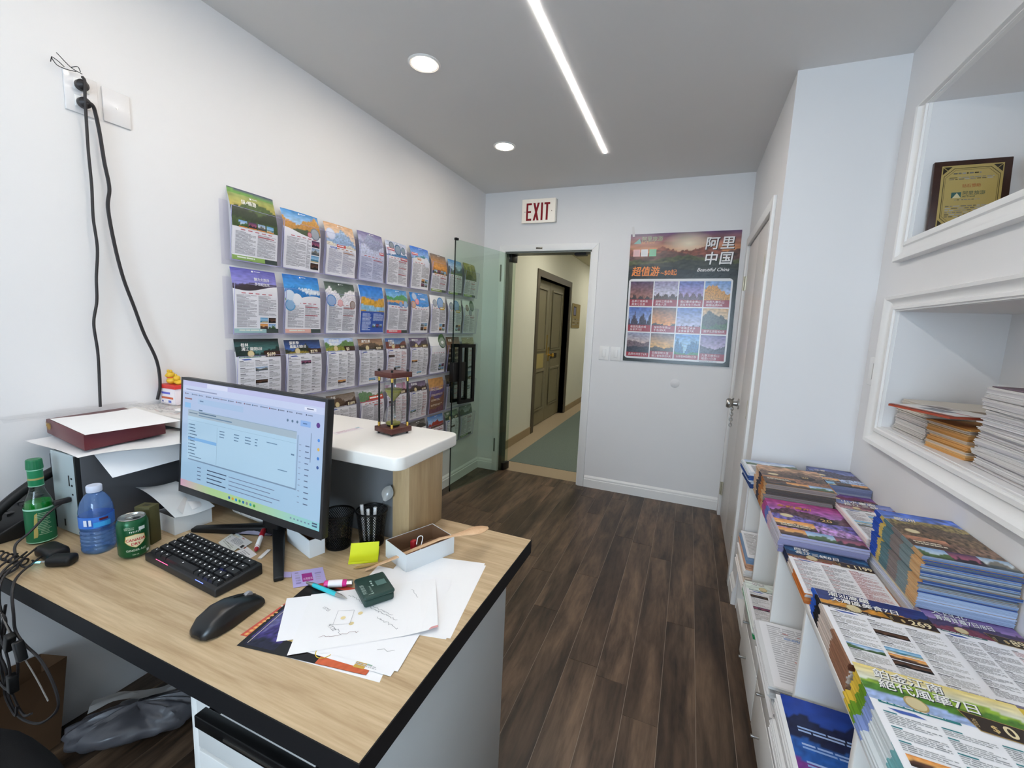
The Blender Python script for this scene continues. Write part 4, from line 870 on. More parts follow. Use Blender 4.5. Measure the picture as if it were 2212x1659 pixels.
dash(.65, .40, .07, .008, '6f90ac', 6); dash(.73, .60, .06, .008, '6f90ac', 6); dash(.81, .45, .02, .012, '5f7f9c', 6)
for i in range(11): dash(.895, .36+.046*i, .03*R.uniform(.5, 1), .008, '60718c', 5); dash(.858, .36+.046*i, .012, .006, '8a9ab0', 5)
for i in range(4): dash(.14, .78+.036*i, .03, .008, '5a6a86', 5); dash(.22, .78+.036*i, R.uniform(.1, .16), .009, '44546e', 5); dash(.39, .782+.036*i, R.uniform(.2, .4), .007, '7b8ba6', 5)
s.pic(0, .935, 1, 1, lambda x, y: mixc(mixc(lin('d8a9c0'), lin('b4d69a'), min(1, x*4)), lin('8fd0dc'), max(0, x*2.2-1.2)), 16, 1, 3)
for i in range(8): s.disc(.40+.026*i, .967, .008, ['3a5fae', 'e0a63a', '3a8fd6', '4fae5a', '2f6fb0', '8a8f96', '3fa0c0', '4a9f4a'][i], 6, ry=.013)
for i in range(6): dash(.82+.022*i, .96, .010, .012, '7a8fa8', 6)
dash(.955, .945, .03, .012, '4a5a78', 6); dash(.955, .965, .03, .012, '4a5a78', 6)
s.build('screen', printed('screen_glow', .25, .5, emit=.42, base=.25), mo, world=False, label='lit screen with pale blue email window')
MB().lathe([(.004, 0), (.004, .012)], 8, M=frame_of((MW/2-.03, .012, .05), (0, 1, 0), (1, 0, 0))).build('button', BLACKP, mo, world=False)
stand = thing('monitor_stand', 'black V shaped monitor stand on the desk', 'monitor stand', (-1.06, .86, DZ))
ap = Vector((-1.07, .862, 0))
for tip, w0, w1 in ((Vector((-.868, .694, 0)), .034, .022), (Vector((-1.30, .765, 0)), .036, .026)):
    d = (tip-ap).normalized(); n = Vector((-d.y, d.x, 0))
    vs = [ap-n*w0/2, tip-n*w1/2, tip+n*w1/2, ap+n*w0/2]
    lm = MB().add([Vector((p.x, p.y, DZ+.0005)) for p in vs]+[Vector((p.x, p.y, DZ+t)) for p, t in zip(vs, (.030, .012, .012, .030))], ((3, 2, 1, 0), (4, 5, 6, 7), (0, 1, 5, 4), (1, 2, 6, 5), (2, 3, 7, 6), (3, 0, 4, 7)))
    lm.build('leg', BLACKP, stand, bevel=.003)
MB().box(-1.105, -1.045, .836, .868, DZ+.01, 1.005).build('column', BLACKP, stand, bevel=.004)

# ---------------------------------------------------------------- keyboard
kb = thing('keyboard', 'black compact mechanical keyboard with white legends', 'keyboard', (-1.085, .655, DZ), (.0, 0, -.075))
kw, kd = .306, .112
case = MB(); case.add([(-kw/2, -kd/2, .001), (kw/2, -kd/2, .001), (kw/2, kd/2, .001), (-kw/2, kd/2, .001), (-kw/2, -kd/2, .020), (kw/2, -kd/2, .020), (kw/2, kd/2, .030), (-kw/2, kd/2, .030)],
                      ((3, 2, 1, 0), (4, 5, 6, 7), (0, 1, 5, 4), (1, 2, 6, 5), (2, 3, 7, 6), (3, 0, 4, 7)))
case.build('case', mat('kb_case', '19191b', .5), kb, world=False, bevel=.003)
KEYM = mat('key_black', '141416', .55); LEG = mat('key_legend', 'd8d8dc', .5, emit='ffffff', estr=.35)
U1 = .0194; KM = {}
def keymesh(w):
    if w in KM: return KM[w]
    m = MB(); a, t = w*U1/2-.0006, w*U1/2-.0030; q, p = U1/2-.0006, U1/2-.0034
    m.add([(-a, -q, 0), (a, -q, 0), (a, q, 0), (-a, q, 0), (-t, -p, .009), (t, -p, .009), (t, p+.001, .0095), (-t, p+.001, .0095)], ((4, 5, 6, 7), (0, 1, 5, 4), (1, 2, 6, 5), (2, 3, 7, 6), (3, 0, 4, 7)))
    m.add([(-.0020, .0002, .0096), (.0012, .0002, .0096), (.0012, .0034, .0098), (-.0020, .0034, .0098)], ((0, 1, 2, 3),), mi=1)
    KM[w] = m.mesh('key', [KEYM, LEG]); return KM[w]
rows = [[1]*13+[2], [1.5]+[1]*12+[1.5], [1.75]+[1]*11+[2.25], [2.25]+[1]*10+[1.75, 1], [1.25, 1.25, 1.25, 6.25, 1, 1, 1, 1, 1]]
for r, row in enumerate(rows):
    x = -7.5*U1; y = (2-r)*U1+.001; z = .0255+y*.09
    for w in row:
        link(keymesh(w), 'key', kb, world=False, loc=(x+w*U1/2, y, z-.003), rot=(.09, 0, 0)); x += w*U1
RED_ = glow('led_red', (1, .08, .2), 3); BLU = glow('led_blue', (.08, .12, 1), 5)
MB().box(-.098, -.045, -.0555, -.0550, .0205, .0215).build('glow_line', RED_, kb, world=False)
MB().box(.075, .105, -.0555, -.0550, .0205, .0215).box(.085, .10, -.010, -.009, .0245, .0255).build('glow_line', BLU, kb, world=False)

# ---------------------------------------------------------------- mouse: lofted sections along its length
ms = thing('computer_mouse', 'curved black wireless mouse in front of the keyboard', 'mouse', (-.846, .556, DZ), (0, 0, .05)); ms.scale = (1.07, 1.07, 1.07)
secs = [(-.064, .012, .004, .010), (-.060, .022, .004, .020), (-.045, .030, .003, .033), (-.02, .0325, .002, .041), (.005, .0305, .002, .040), (.03, .0285, .002, .032), (.05, .0285, .003, .023), (.060, .026, .004, .017), (.063, .018, .006, .013)]
m = MB(); n = 14; vs = []
for y, hw_, z0, z1 in secs:
    for k in range(n+1):
        a = PI*k/n; vs.append((hw_*math.copysign(abs(math.cos(a))**.75, math.cos(a)), y, z0+(z1-z0)*math.sin(a)**.6))
fs = [(i*(n+1)+k, i*(n+1)+k+1, (i+1)*(n+1)+k+1, (i+1)*(n+1)+k) for i in range(len(secs)-1) for k in range(n)]
fs += [tuple(range(n+1)), tuple((len(secs)-1)*(n+1)+k for k in range(n, -1, -1))]+[(i*(n+1), (i+1)*(n+1), (i+1)*(n+1)+n, i*(n+1)+n) for i in range(len(secs)-1)]
m.add(vs, fs); m.build('shell', mat('mouse_black', '121213', .32), ms, world=False, smooth=True)
MB().tube([(0, y_, z_) for y_, z_ in ((.012, .0388), (.03, .0325), (.05, .0235), (.06, .0175))], .0006, 5).build('button_split', mat('seam', '050505', .8), ms, world=False)
MB().lathe([(.009, -.004), (.0105, -.002), (.0105, .002), (.009, .004)], 20, M=Matrix.Translation((0, .042, .023)) @ Matrix.Rotation(PI/2, 4, 'Y')).build('scroll_wheel', mat('wheel_grey', '9a9a9c', .3), ms, world=False, smooth=True)
MB().box(-.0335, -.030, -.02, .015, .018, .025).build('side_button', BLACKP, ms, world=False, bevel=.001)

# ---------------------------------------------------------------- drinks
def polar(s, r, prof_z, u):    # helper for wrapped labels
    pass
def wrap_text(mb, body, cx_, cy_, r, z, size, ang0, col, mi=0, fit=None, bold=0):
    """letters bent round a cylinder, read from outside, centred on the direction ang0"""
    vs, fs, x1 = glyphs(body, 0, bold); sx = size if not fit or x1*size < fit else fit/x1
    for j, (dx, dy) in enumerate(((0, 0), (bold, 0), (0, bold), (bold, bold)) if bold else ((0, 0),)):
        q = r+j*.00008; P = [(cx_+q*math.cos(ang0+(x+dx-x1/2)*sx/r), cy_+q*math.sin(ang0+(x+dx-x1/2)*sx/r), z+(y+dy)*size) for x, y in vs]
        mb.add(P, fs, lin(col), mi)
def wrap_shape(mb, pts, cx_, cy_, r, z, ang0, col, mi=0):
    xs_ = [p[0] for p in pts]; a, b = min(xs_), max(xs_); n_ = max(1, math.ceil((b-a)/.002)); k = len(pts)     # upright strips so that the print follows the curve
    def span(x):
        x = min(max(x, a+1e-7), b-1e-7); ys = []
        for i in range(k):
            (p, q), (u, v) = pts[i], pts[(i+1) % k]
            if (p-x)*(u-x) <= 0 and abs(u-p) > 1e-12: ys.append(q+(v-q)*(x-p)/(u-p))
        return min(ys), max(ys)
    P = lambda x, y: (cx_+r*math.cos(ang0+x/r), cy_+r*math.sin(ang0+x/r), z+y)
    for i in range(n_):
        p, q = a+(b-a)*i/n_, a+(b-a)*(i+1)/n_; (l0, h0), (l1, h1) = span(p), span(q)
        mb.add([P(p, l0), P(q, l1), P(q, h1), P(p, h0)], ((0, 1, 2, 3),), lin(col), mi)
c0 = Vector((-1.300, .618)); CF = math.atan2(-c0.y, -c0.x)
can = thing('soda_can', 'green ginger ale can with an open tab', 'soda can', (c0.x, c0.y, DZ))
hc = .106; rc = .0325
MB().lathe([(.022, .0005), (.026, .002), (.031, .008), (rc, .012), (rc, hc-.014), (.030, hc-.008), (.0275, hc-.003)], 40, M=Matrix.Translation((c0.x, c0.y, DZ)), caps=False).build('body', mat('can_green', '14542f', .28, metal=.35, var=.05), can, smooth=True)
MB().lathe([(.0275, hc-.003), (.0285, hc-.001), (.0280, hc), (.0265, hc-.001), (.0255, hc-.005), (0, hc-.005)], 40, M=Matrix.Translation((c0.x, c0.y, DZ)), caps=False).build('lid', STEEL, can, smooth=True)
tb = MB(); M = Matrix.Translation((c0.x-.004, c0.y-.002, DZ+hc-.0035)) @ Matrix.Rotation(.5, 4, 'Z') @ Matrix.Rotation(-.25, 4, 'Y')
tb.tube([M @ Vector((.011*math.cos(t), .007*math.sin(t), .001)) for t in [2*PI*k/16 for k in range(16)]], .0017, 6, closed=True); tb.build('pull_tab', STEEL, can, smooth=True)
op = MB().lathe([(.0085, 0), (.0085, .0003)], 16, M=Matrix.Translation((c0.x+.010, c0.y+.006, DZ+hc-.0048))); op.build('opening', mat('can_hole', '0a0a0a', .6), can)
art = MB(); A = CF+.12; rr_ = rc+.0003
def can_rot(pts, dx=0): return [(x+dx, y) for x, y in pts]
sh = [(-.021, .048), (-.012, .050), (0, .052), (.012, .050), (.021, .048), (.022, .034), (.016, .026), (.008, .020), (0, .016), (-.008, .020), (-.016, .026), (-.022, .034)]
wrap_shape(art, sh, c0.x, c0.y, rr_, DZ+.016, A, 'b99a4a'); wrap_shape(art, [(x*.93, .034+(y-.034)*.93) for x, y in sh], c0.x, c0.y, rr_+.0002, DZ+.016, A, 'ddd0a8')
for i in range(-3, 4): wrap_shape(art, [(i*.0034-.001, .0555), (i*.0034+.001, .0555), (i*.0034+.0012, .0595+.001*(i % 2)), (i*.0034-.0012, .0595+.001*(i % 2))], c0.x, c0.y, rr_, DZ+.016, A, 'e6e6da')
wrap_text(art, 'CANADA', c0.x, c0.y, rr_+.0005, DZ+.050, .0098, A, 'bf2a3c', fit=.040, bold=.03); wrap_text(art, 'DRY', c0.x, c0.y, rr_+.0005, DZ+.039, .0098, A, 'bf2a3c', fit=.022, bold=.03)
wrap_text(art, 'GINGER ALE', c0.x, c0.y, rr_+.0003, DZ+.023, .0075, A, 'cfdcc4', fit=.042, bold=.01); wrap_text(art, '355 mL', c0.x, c0.y, rr_+.0003, DZ+.0125, .0045, A-.05, 'cfdcc4')
wrap_text(art, 'caffeine free', c0.x, c0.y, rr_+.0003, DZ+.085, .0042, A-.35, 'cfdcc4'); wrap_text(art, 'sans cafeine', c0.x, c0.y, rr_+.0003, DZ+.081, .0042, A-.35, 'cfdcc4')
wrap_shape(art, [(-.006, 0), (.008, 0), (.008, .009), (-.006, .009)], c0.x, c0.y, rr_+.0002, DZ+.076, A+.42, 'cfd4cf'); wrap_shape(art, [(-.005, 0), (.003, 0), (.003, .007), (-.005, .007)], c0.x, c0.y, rr_, DZ+.012, A+.85, 'cfd4cf')
art.build('label_print', MATTE, can, label='cream shield with red CANADA DRY lettering')

b0 = Vector((-1.405, .592)); M = Matrix.Translation((b0.x, b0.y, DZ)) @ Matrix.Rotation(.45, 4, 'Z')
wbt = thing('water_bottle', 'blue tinted plastic water bottle with white cap', 'bottle', (b0.x, b0.y, DZ))
pr = [(.025, .001), (.029, .004)]
z = .010
while z < .060: pr += [(.0315, z), (.0315, z+.006), (.0298, z+.009)]; z += .011
pr += [(.0315, .066), (.0315, .072), (.0312, .104), (.0318, .112), (.0305, .122), (.027, .138), (.019, .154), (.0135, .160), (.0135, .164)]
MB().lathe(pr, 32, M=M, sq=2.8, caps=False).build('body', clear('blue_pet', (.64, .79, .96), rough=.05, gain=1.6, haze=.30, hcol=(.16, .32, .68)), wbt, smooth=True)
MB().lathe([(r*.96, z) for r, z in pr[:-6]], 32, M=M, sq=2.8).build('water', clear('water', (.72, .84, .96), gain=.4), wbt, smooth=True)
MB().lathe([(.0155, .163), (.016, .166), (.016, .178), (.0145, .180), (0, .180)], 28, M=M, caps=False).build('cap', mat('cap_white', 'c9cfe0', .4), wbt, smooth=True)
lb_ = MB().lathe([(.0322, .073), (.0322, .103)], 32, M=M, sq=2.8, caps=False, col=lin('2f5fc0'))
WF = math.atan2(-b0.y, -b0.x)
lb_.build('label_band', mat('bottle_label', '3f78d0', .35), wbt, smooth=True)
lt = MB()
for a0, a1, z0, z1, c in ((-.75, -.55, .082, .098, 'dfe6f2'), (-.45, -.3, .082, .098, 'dfe6f2'), (.12, .62, .094, .100, '5a2030'), (-.2, .75, .077, .090, '3f9fe0')):
    n_ = 8
    for i in range(n_):
        p, q = a0+(a1-a0)*i/n_, a0+(a1-a0)*(i+1)/n_; f_ = lambda t, zz: (b0.x+(.0372)*math.cos(WF+t), b0.y+(.0372)*math.sin(WF+t), DZ+zz)
        lt.add([f_(p, z0), f_(q, z0), f_(q, z1), f_(p, z1)], ((0, 1, 2, 3),), lin(c))
lt.build('label_print', MATTE, wbt)

g0 = Vector((-1.592, .552)); M = Matrix.Translation((g0.x, g0.y, DZ)); GF = math.atan2(-g0.y, -g0.x)
gb = thing('green_bottle', 'glass bottle of bright green liquid with green cap and label', 'bottle', (g0.x, g0.y, DZ))
pr = [(.024, .001), (.028, .004), (.029, .010), (.029, .095), (.028, .108), (.024, .122), (.0175, .138), (.0145, .150), (.0138, .200)]
MB().lathe(pr, 32, M=M, caps=False).build('glass', clear('clear_green', (.82, .90, .84), gain=1.4), gb, smooth=True)
MB().lathe([(r*.95, z) for r, z in pr[:5]]+[(.0245, .115)], 32, M=M).build('liquid', mat('green_liquid', '0a7a22', .15, var=.05), gb, smooth=True)
MB().lathe([(.0293, .006), (.0293, .098)], 32, M=M, caps=False).build('paper_label', mat('green_label', '13693f', .45, var=.08, scale=40), gb, smooth=True)
lt = MB()
for z0, z1 in ((.0058, .008), (.096, .1005)): lt.lathe([(.0296, z0), (.0296, z1)], 32, M=M, caps=False, col=lin('a9dcc0'))
for i in range(14): wrap_shape(lt, [(-.012+.004*math.sin(i), 0), (.010+.004*math.cos(i*2), 0), (.010+.004*math.cos(i*2), .0016), (-.012+.004*math.sin(i), .0016)], g0.x, g0.y, .0298, DZ+.028+.0045*i, GF+.25, '9fb99a')
wrap_shape(lt, [(-.019, .02), (-.014, .085), (-.008, .09), (-.010, .022)], g0.x, g0.y, .0297, DZ, GF+.12, 'b8a860')
lt.build('label_print', MATTE, gb)
MB().lathe([(.0152, .158), (.0152, .205)], 28, M=M, caps=False).build('neck_band', mat('neck_green', '0f7a4c', .4), gb, smooth=True)
for z0, z1, c in ((.158, .160, 'a9dcc0'), (.176, .181, 'a89860'), (.202, .204, 'a9dcc0')): MB().lathe([(.0155, z0), (.0155, z1)], 28, M=M, caps=False, col=lin(c)).build('neck_ring', MATTE, gb, smooth=True)
cp = MB(); n = 40; vs = []
for zz, rr0 in ((.205, .0165), (.209, .0165), (.228, .0155), (.231, .0140)):
    for k in range(n): r_ = rr0*(1+(.03 if k % 2 else 0)); vs.append((g0.x+r_*math.cos(2*PI*k/n), g0.y+r_*math.sin(2*PI*k/n), DZ+zz))
cp.add(vs, [(i*n+k, i*n+(k+1) % n, (i+1)*n+(k+1) % n, (i+1)*n+k) for i in range(3) for k in range(n)]+[tuple(3*n+k for k in range(n))]); cp.build('cap', mat('cap_green', '0c6a40', .45), gb)
# ================================================================ things on the desk
def flat(p, q, r, z, paper='f2f1f1', prof=None, nrow=1, side=None):
    """sheet lying on the desk: p top-start corner, q top-end corner, r bottom-start corner (x, y)"""
    p, q, r = Vector((*p, z)), Vector((*q, z)), Vector((*r, z))
    return Sheet(p, q-p, r-p, (q-p).length, (r-p).length, paper=paper, prof=prof, nrow=nrow, side=side)
def open_box(name, F, A, B, la, lb, h, m_out, m_in, label, cat, th=.0015, z=DZ, group=None):
    """open carton: corner F, edge directions A and B"""
    A = Vector((*A, 0)).normalized(); B = Vector((*B, 0)).normalized(); Fv = Vector((*F, z+.0005))
    M = Matrix(((A.x, B.x, 0, Fv.x), (A.y, B.y, 0, Fv.y), (0, 0, 1, Fv.z), (0, 0, 0, 1)))
    e = thing(name, label, cat, Fv, group=group); o = MB()
    o.box(0, la, 0, th, 0, h, M=M); o.box(0, la, lb-th, lb, 0, h, M=M); o.box(0, th, th, lb-th, 0, h, M=M); o.box(la-th, la, th, lb-th, 0, h, M=M); o.box(th, la-th, th, lb-th, 0, th, M=M)
    o.build('carton', m_out, e)
    i = MB(); t = th+.0004; hh = h-.0006
    i.quad(*[M @ Vector(p) for p in ((t, t, t), (la-t, t, t), (la-t, lb-t, t), (t, lb-t, t))])
    for a, b in (((t, t), (la-t, t)), ((la-t, t), (la-t, lb-t)), ((la-t, lb-t), (t, lb-t)), ((t, lb-t), (t, t))):
        i.quad(*[M @ Vector(p) for p in ((*a, t), (*b, t), (*b, hh), (*a, hh))])
    i.build('lining', m_in, e); return e, M
CARD = mat('white_card', 'dfe2e3', .55, var=.02); KRAFT = mat('kraft_lining', '7a5a3f', .8, var=.08)
e, M = open_box('carton_box', (-.617, .859), (.39, .92), (-.92, .39), .152, .105, .048, CARD, KRAFT, 'long open white box under the wooden spoon', 'box')
e, M = open_box('carton_box', (-.884, .802), (-.955, .297), (.297, .955), .135, .042, .050, CARD, KRAFT, 'small open white box below the monitor corner', 'box')
# wooden spoon resting across the box
sp = thing('wooden_spoon', 'long pale wooden spoon resting across the white box', 'spoon', (-.709, .821, .762))
p0, p1 = Vector((-.712, .818, .764)), Vector((-.578, .955, .8165)); p2 = Vector((-.508, 1.030, .823)); d = (p1-p0).normalized(); n = Vector((-d.y, d.x, 0)).normalized()
pts = [p0, p0.lerp(p1, .3), p0.lerp(p1, .6), p1, p1.lerp(p2, .35)]; wd = [.004, .0065, .0072, .0062, .005]
pts += [p1.lerp(p2, .6+.13*k) for k in range(1, 7)]; wd += [.013, .019, .022, .021, .016, .005]
h = MB(); vs = []
for p, w_ in zip(pts, wd): vs += [p-n*w_+Vector((0, 0, .0)), p+n*w_, p+n*w_+Vector((0, 0, .0026)), p-n*w_+Vector((0, 0, .0026))]
k = len(pts); h.add(vs, [(4*i+j, 4*i+(j+1) % 4, 4*i+4+(j+1) % 4, 4*i+4+j) for i in range(k-1) for j in range(4)]+[(3, 2, 1, 0), (4*k-4, 4*k-3, 4*k-2, 4*k-1)])
h.build('spoon_body', wood('pale_wood', 'c99f78', 'dcb892', scale=(20, 20, 4), rough=.6), sp, bevel=.0008, seg=1)
fk = MB(); fk.tube(spline([(-.635, .93, .80), (-.64, .945, .813), (-.632, .955, .81), (-.62, .925, .79), (-.61, .91, .77)]), .0012, 6)
fk.build('plastic_fork', PAPER, label='white plastic fork end inside the long white box', cat='fork', smooth=True)
MB().box(-.664, -.650, .94, .955, .7625, .799).build('red_cap', mat('red_plastic', 'a8232b', .4), bevel=.003, label='small red piece inside the long white box', cat='cap')
pcl = MB(); a, b = Vector((-.745, .812, .7645)), Vector((-.690, .872, .7665)); pcl.tube([a, a.lerp(b, .12), b], [.0004, .0036, .0036], 6)
pcl.build('bamboo_pencil', wood('bamboo', '9a7a3f', 'b8975a', scale=(6, 6, 30)), label='bamboo pencil lying beside the yellow sticky notes', cat='pencil')
# sticky notes
yn = thing('sticky_notes', 'bright yellow sticky note pad with curled top sheet', 'sticky notes', (-.76, .87, DZ))
YEL = mat('sticky_yellow', 'd9e01f', .6, var=.02)
M = Matrix.Translation((-.765, .876, DZ+.0005)) @ Matrix.Rotation(.62, 4, 'Z')
MB().box(-.037, .037, -.037, .037, 0, .006, M=M).build('pad', YEL, yn)
MB().grid(lambda u, v: M @ Vector((-.037+.074*u, -.037+.074*v*(1-.25*v), .007+.040*max(0, v-.35)**1.3)), 2, 10).build('top_sheet', YEL, yn, smooth=True)
# mesh pen cups
def cup(x, y, label):
    e = thing('pen_cup', label, 'pen cup', (x, y, DZ), group='black mesh pen cups')
    r0, r1, h_ = .033, .0425, .100; w_ = MB(); nn = 46; st_ = 16
    for sg_ in (1, -1):
        for k in range(nn):
            for i in range(st_):
                q = []
                for t in (i/st_, (i+1)/st_):
                    r = r0+(r1-r0)*t; a = 2*PI*k/nn+sg_*t*1.5
                    for da in (-.024, .024): q.append((r*math.cos(a+da), r*math.sin(a+da), .004+(h_-.006)*t))
                w_.add(q, ((0, 1, 3, 2),))
    w_.build('wire_mesh', BLACKM, e, world=False)
    MB().tube([(r1*math.cos(t), r1*math.sin(t), h_) for t in [2*PI*k/36 for k in range(36)]], .0028, 8, closed=True).build('rim', BLACKM, e, smooth=True, world=False)
    MB().lathe([(r0, .0005), (r0+.0012, .007), (r0-.002, .007), (0, .003)], 32, caps=False).build('base', BLACKM, e, smooth=True, world=False)
    return e
cp1 = cup(-.868, .888, 'empty black wire mesh pen cup beside the monitor')
cp2 = dup(cp1, (-.796, .942, DZ), label='black wire mesh pen cup holding a clear spoon')
ss = thing('clear_spoon', 'clear plastic spoon standing in the mesh cup', 'spoon', (-.79, .94, .77))
CLP = clear('clear_plastic', (.80, .81, .82), rough=.08, gain=2)
a, b = Vector((-.800, .935, .775)), Vector((-.768, .962, .885)); d = (b-a).normalized(); n = Vector((.9, .3, 0)); n = (n-d*n.dot(d)).normalized(); m_ = d.cross(n)
MB().tube([a, a.lerp(b, .5), b], [.004, .0035, .003], 6).build('handle', CLP, ss, smooth=True)
MB().grid(lambda u, v: b+d*(.048*v)+n*(.034*math.sin(PI*min(.999, max(.04, v)))**.7*(u-.5))+m_*(.008*math.sin(PI*v)*(1-(2*u-1)**2)), 8, 10).build('bowl', mat('smoke_plastic', '9b9b98', .2, spec=.7), ss, smooth=True)
wf = MB()
for i, (dx, dy) in enumerate(((0, 0), (.012, .006), (-.012, -.004))): wf.tube([(-.80+dx, .935+dy, .768), (-.806+dx*1.5, .938+dy*1.5, .862+.006*i)], [.003, .005], 6)
wf.build('plastic_cutlery', PAPER, smooth=True, label='white plastic cutlery handles standing in the mesh cup', cat='cutlery')
# green tin
M = Matrix.Translation((-.6285, .7515, DZ+.0025)) @ Matrix.Rotation(math.atan2(.065, .042), 4, 'Z')
tn = thing('green_tin', 'dark green square tin with printed lid on the papers', 'tin', (-.6285, .7515, DZ+.002))
DG = mat('tin_green', '1d3a33', .5, var=.05)
MB().box(-.034, .034, -.041, .041, 0, .018, M=M).build('tin_body', DG, tn, bevel=.005, seg=3)
MB().box(-.0355, .0355, -.0425, .0425, .017, .027, M=M).build('tin_lid', DG, tn, bevel=.005, seg=3)
s = Sheet(M @ Vector((-.031, .037, .0273)), M.to_3x3() @ Vector((1, 0, 0)), M.to_3x3() @ Vector((0, -1, 0)), .062, .074, paper='1d3a33', back=False); s.v, s.f, s.c, s.mi = [], [], [], []
s.rect(.56, .38, .92, .66, '54706a', 1); s.text('阿里旅游', .10, .92, .13, 'a9bdb4', 2, fit=.62, rot=1.57); s.text('Ali Travel', .32, .92, .09, 'a9bdb4', 2, fit=.5, rot=1.57); s.poly([(.10, .99), (.32, .99), (.32, .945)], 'a9bdb4', 2)
s.lines(.38, .30, .46, .66, 3, '8fa89e', 2, words=1)
s.build('lid_print', MATTE, tn)
# pen
pn = thing('ballpoint_pen', 'turquoise ballpoint pen with silver ends on the papers', 'pen', (-.73, .712, .768))
a, b = Vector((-.796, .712, .7685)), Vector((-.667, .706, .7685)); M = frame_of(a, (0, 0, 1), b-a); Lp = (b-a).length
MB().lathe([(.0045, .022), (.0050, .03), (.0050, .088), (.0045, .096)], 16, M=M).build('barrel', mat('turquoise', '2fb2bd', .35), pn, smooth=True)
MB().lathe([(.0030, 0), (.0032, .008), (.0042, .010), (.0046, .022)], 16, M=M).build('clicker', STEEL, pn, smooth=True)
MB().lathe([(.0046, .096), (.0042, .108), (.0018, Lp-.006), (.0006, Lp)], 16, M=M).build('tip', STEEL, pn, smooth=True)
MB().box(-.001, .001, -.0065, -.0050, .012, .055, M=M).build('clip', STEEL, pn)
# lighter
lg = thing('lighter', 'magenta lighter with white sticker beside the pen', 'lighter', (-.73, .735, DZ))
a, b = Vector((-.752, .722, .7700)), Vector((-.697, .757, .7700)); d = (b-a).normalized(); M = frame_of(a, (0, 0, 1), d)
MB().lathe([(.0065, 0), (.0085, .002), (.0085, .050), (.007, .052)], 20, M=M).build('body', mat('magenta', 'd02f86', .3), lg, smooth=True)
MB().lathe([(.0088, .010), (.0088, .042)], 20, M=M, caps=False).build('sticker', mat('sticker', 'e6dcdf', .45), lg, smooth=True)
MB().lathe([(.0072, .052), (.0072, .064), (.005, .066)], 16, M=M).build('metal_head', STEEL, lg, smooth=True)
# lilac sachet
s = flat((-.874, .735), (-.822, .786), (-.815, .690), DZ+.0015, 'b9aede')
s.rect(.30, .25, .62, .75, 'a02f86', 2); s.text('红枣银耳', .33, .66, .16, 'ecd8ee', 3, fit=.28); s.lines(.1, .1, .25, .9, 5, '8f82b4', 1, words=1); s.lines(.7, .3, .9, .8, 4, '8f82b4', 2, words=1)
s.poly([(0, 0), (-.25, -.1), (-.35, .25), (-.02, .35)], 'b9aede', 1)
s.build('sachet', PRINT, label='torn lilac snack sachet beside the lighter', cat='sachet')
# cards, wrapper and pen under the monitor
s = flat((-1.172, .806), (-1.087, .791), (-1.162, .765), DZ+.0035, 'e4e6e6'); s.pic(0, 0, .3, .35, scenery('bcd8e2', 'e4e0d0', seed=1), 6, 4); s.rect(.45, .1, .6, .16, 'c46a6a', 2); s.lines(.2, .35, .75, .9, 7, '8a8f96', 3); s.rect(.82, .6, .95, .9, '3a3a3c', 2)
s.build('business_card', MATTE, label='top business card of three under the monitor', cat='business card')
s = flat((-1.186, .800), (-1.10, .772), (-1.170, .750), DZ+.0022, 'dfe3dd'); s.lines(.1, .2, .8, .8, 5, '9aa09a', 4)
s.build('business_card', MATTE, label='pale business card tucked under the top one', cat='business card')
s = flat((-1.086, .772), (-1.022, .755), (-1.082, .728), DZ+.0012, 'e8e8ea'); s.rect(.05, .1, .12, .25, 'c46a4a', 2); s.lines(.2, .3, .75, .8, 4, '9a9aa0', 5); s.rect(.84, .5, .96, .85, '4a4a4c', 2)
s.build('business_card', MATTE, label='white business card nearest the keyboard edge', cat='business card')
MB().grid(lambda u, v: Vector((-1.172+.10*u, .83+.035*u-.03*v, DZ+.006+.012*(1+nz(u*4, v*4, 3))*math.sin(PI*u)*math.sin(PI*v)**.5)), 10, 8).build('foil_wrapper', mat('lilac_foil', '8f8a9c', .35, metal=.4), smooth=True, label='crumpled grey lilac wrapper behind the business cards', cat='wrapper')
mk = thing('marker_pen', 'red and white marker pen leaning under the monitor', 'marker pen', (-1.05, .79, DZ))
a, b = Vector((-1.085, .825, .785)), Vector((-1.030, .757, .7675)); M = frame_of(a, (0, 0, 1), b-a); Lm = (b-a).length
MB().lathe([(.006, 0), (.007, .002), (.007, .032)], 16, M=M).build('cap', mat('marker_red', 'b0202c', .35), mk, smooth=True)
MB().lathe([(.0065, .032), (.0065, Lm-.012), (.003, Lm-.006)], 16, M=M).build('barrel', PAPER, mk, smooth=True); MB().lathe([(.0068, Lm-.016), (.0045, Lm-.004), (.001, Lm)], 12, M=M).build('nib_collar', mat('marker_red', 'b0202c', .35), mk, smooth=True)
MB().box(-.005, .005, 0, .045, .0006, .0035, M=Matrix.Translation((-.996, .742, DZ)) @ Matrix.Rotation(.38, 4, 'Z')).build('paper_strip', PAPER, label='short white paper strip beside the monitor foot', cat='paper')
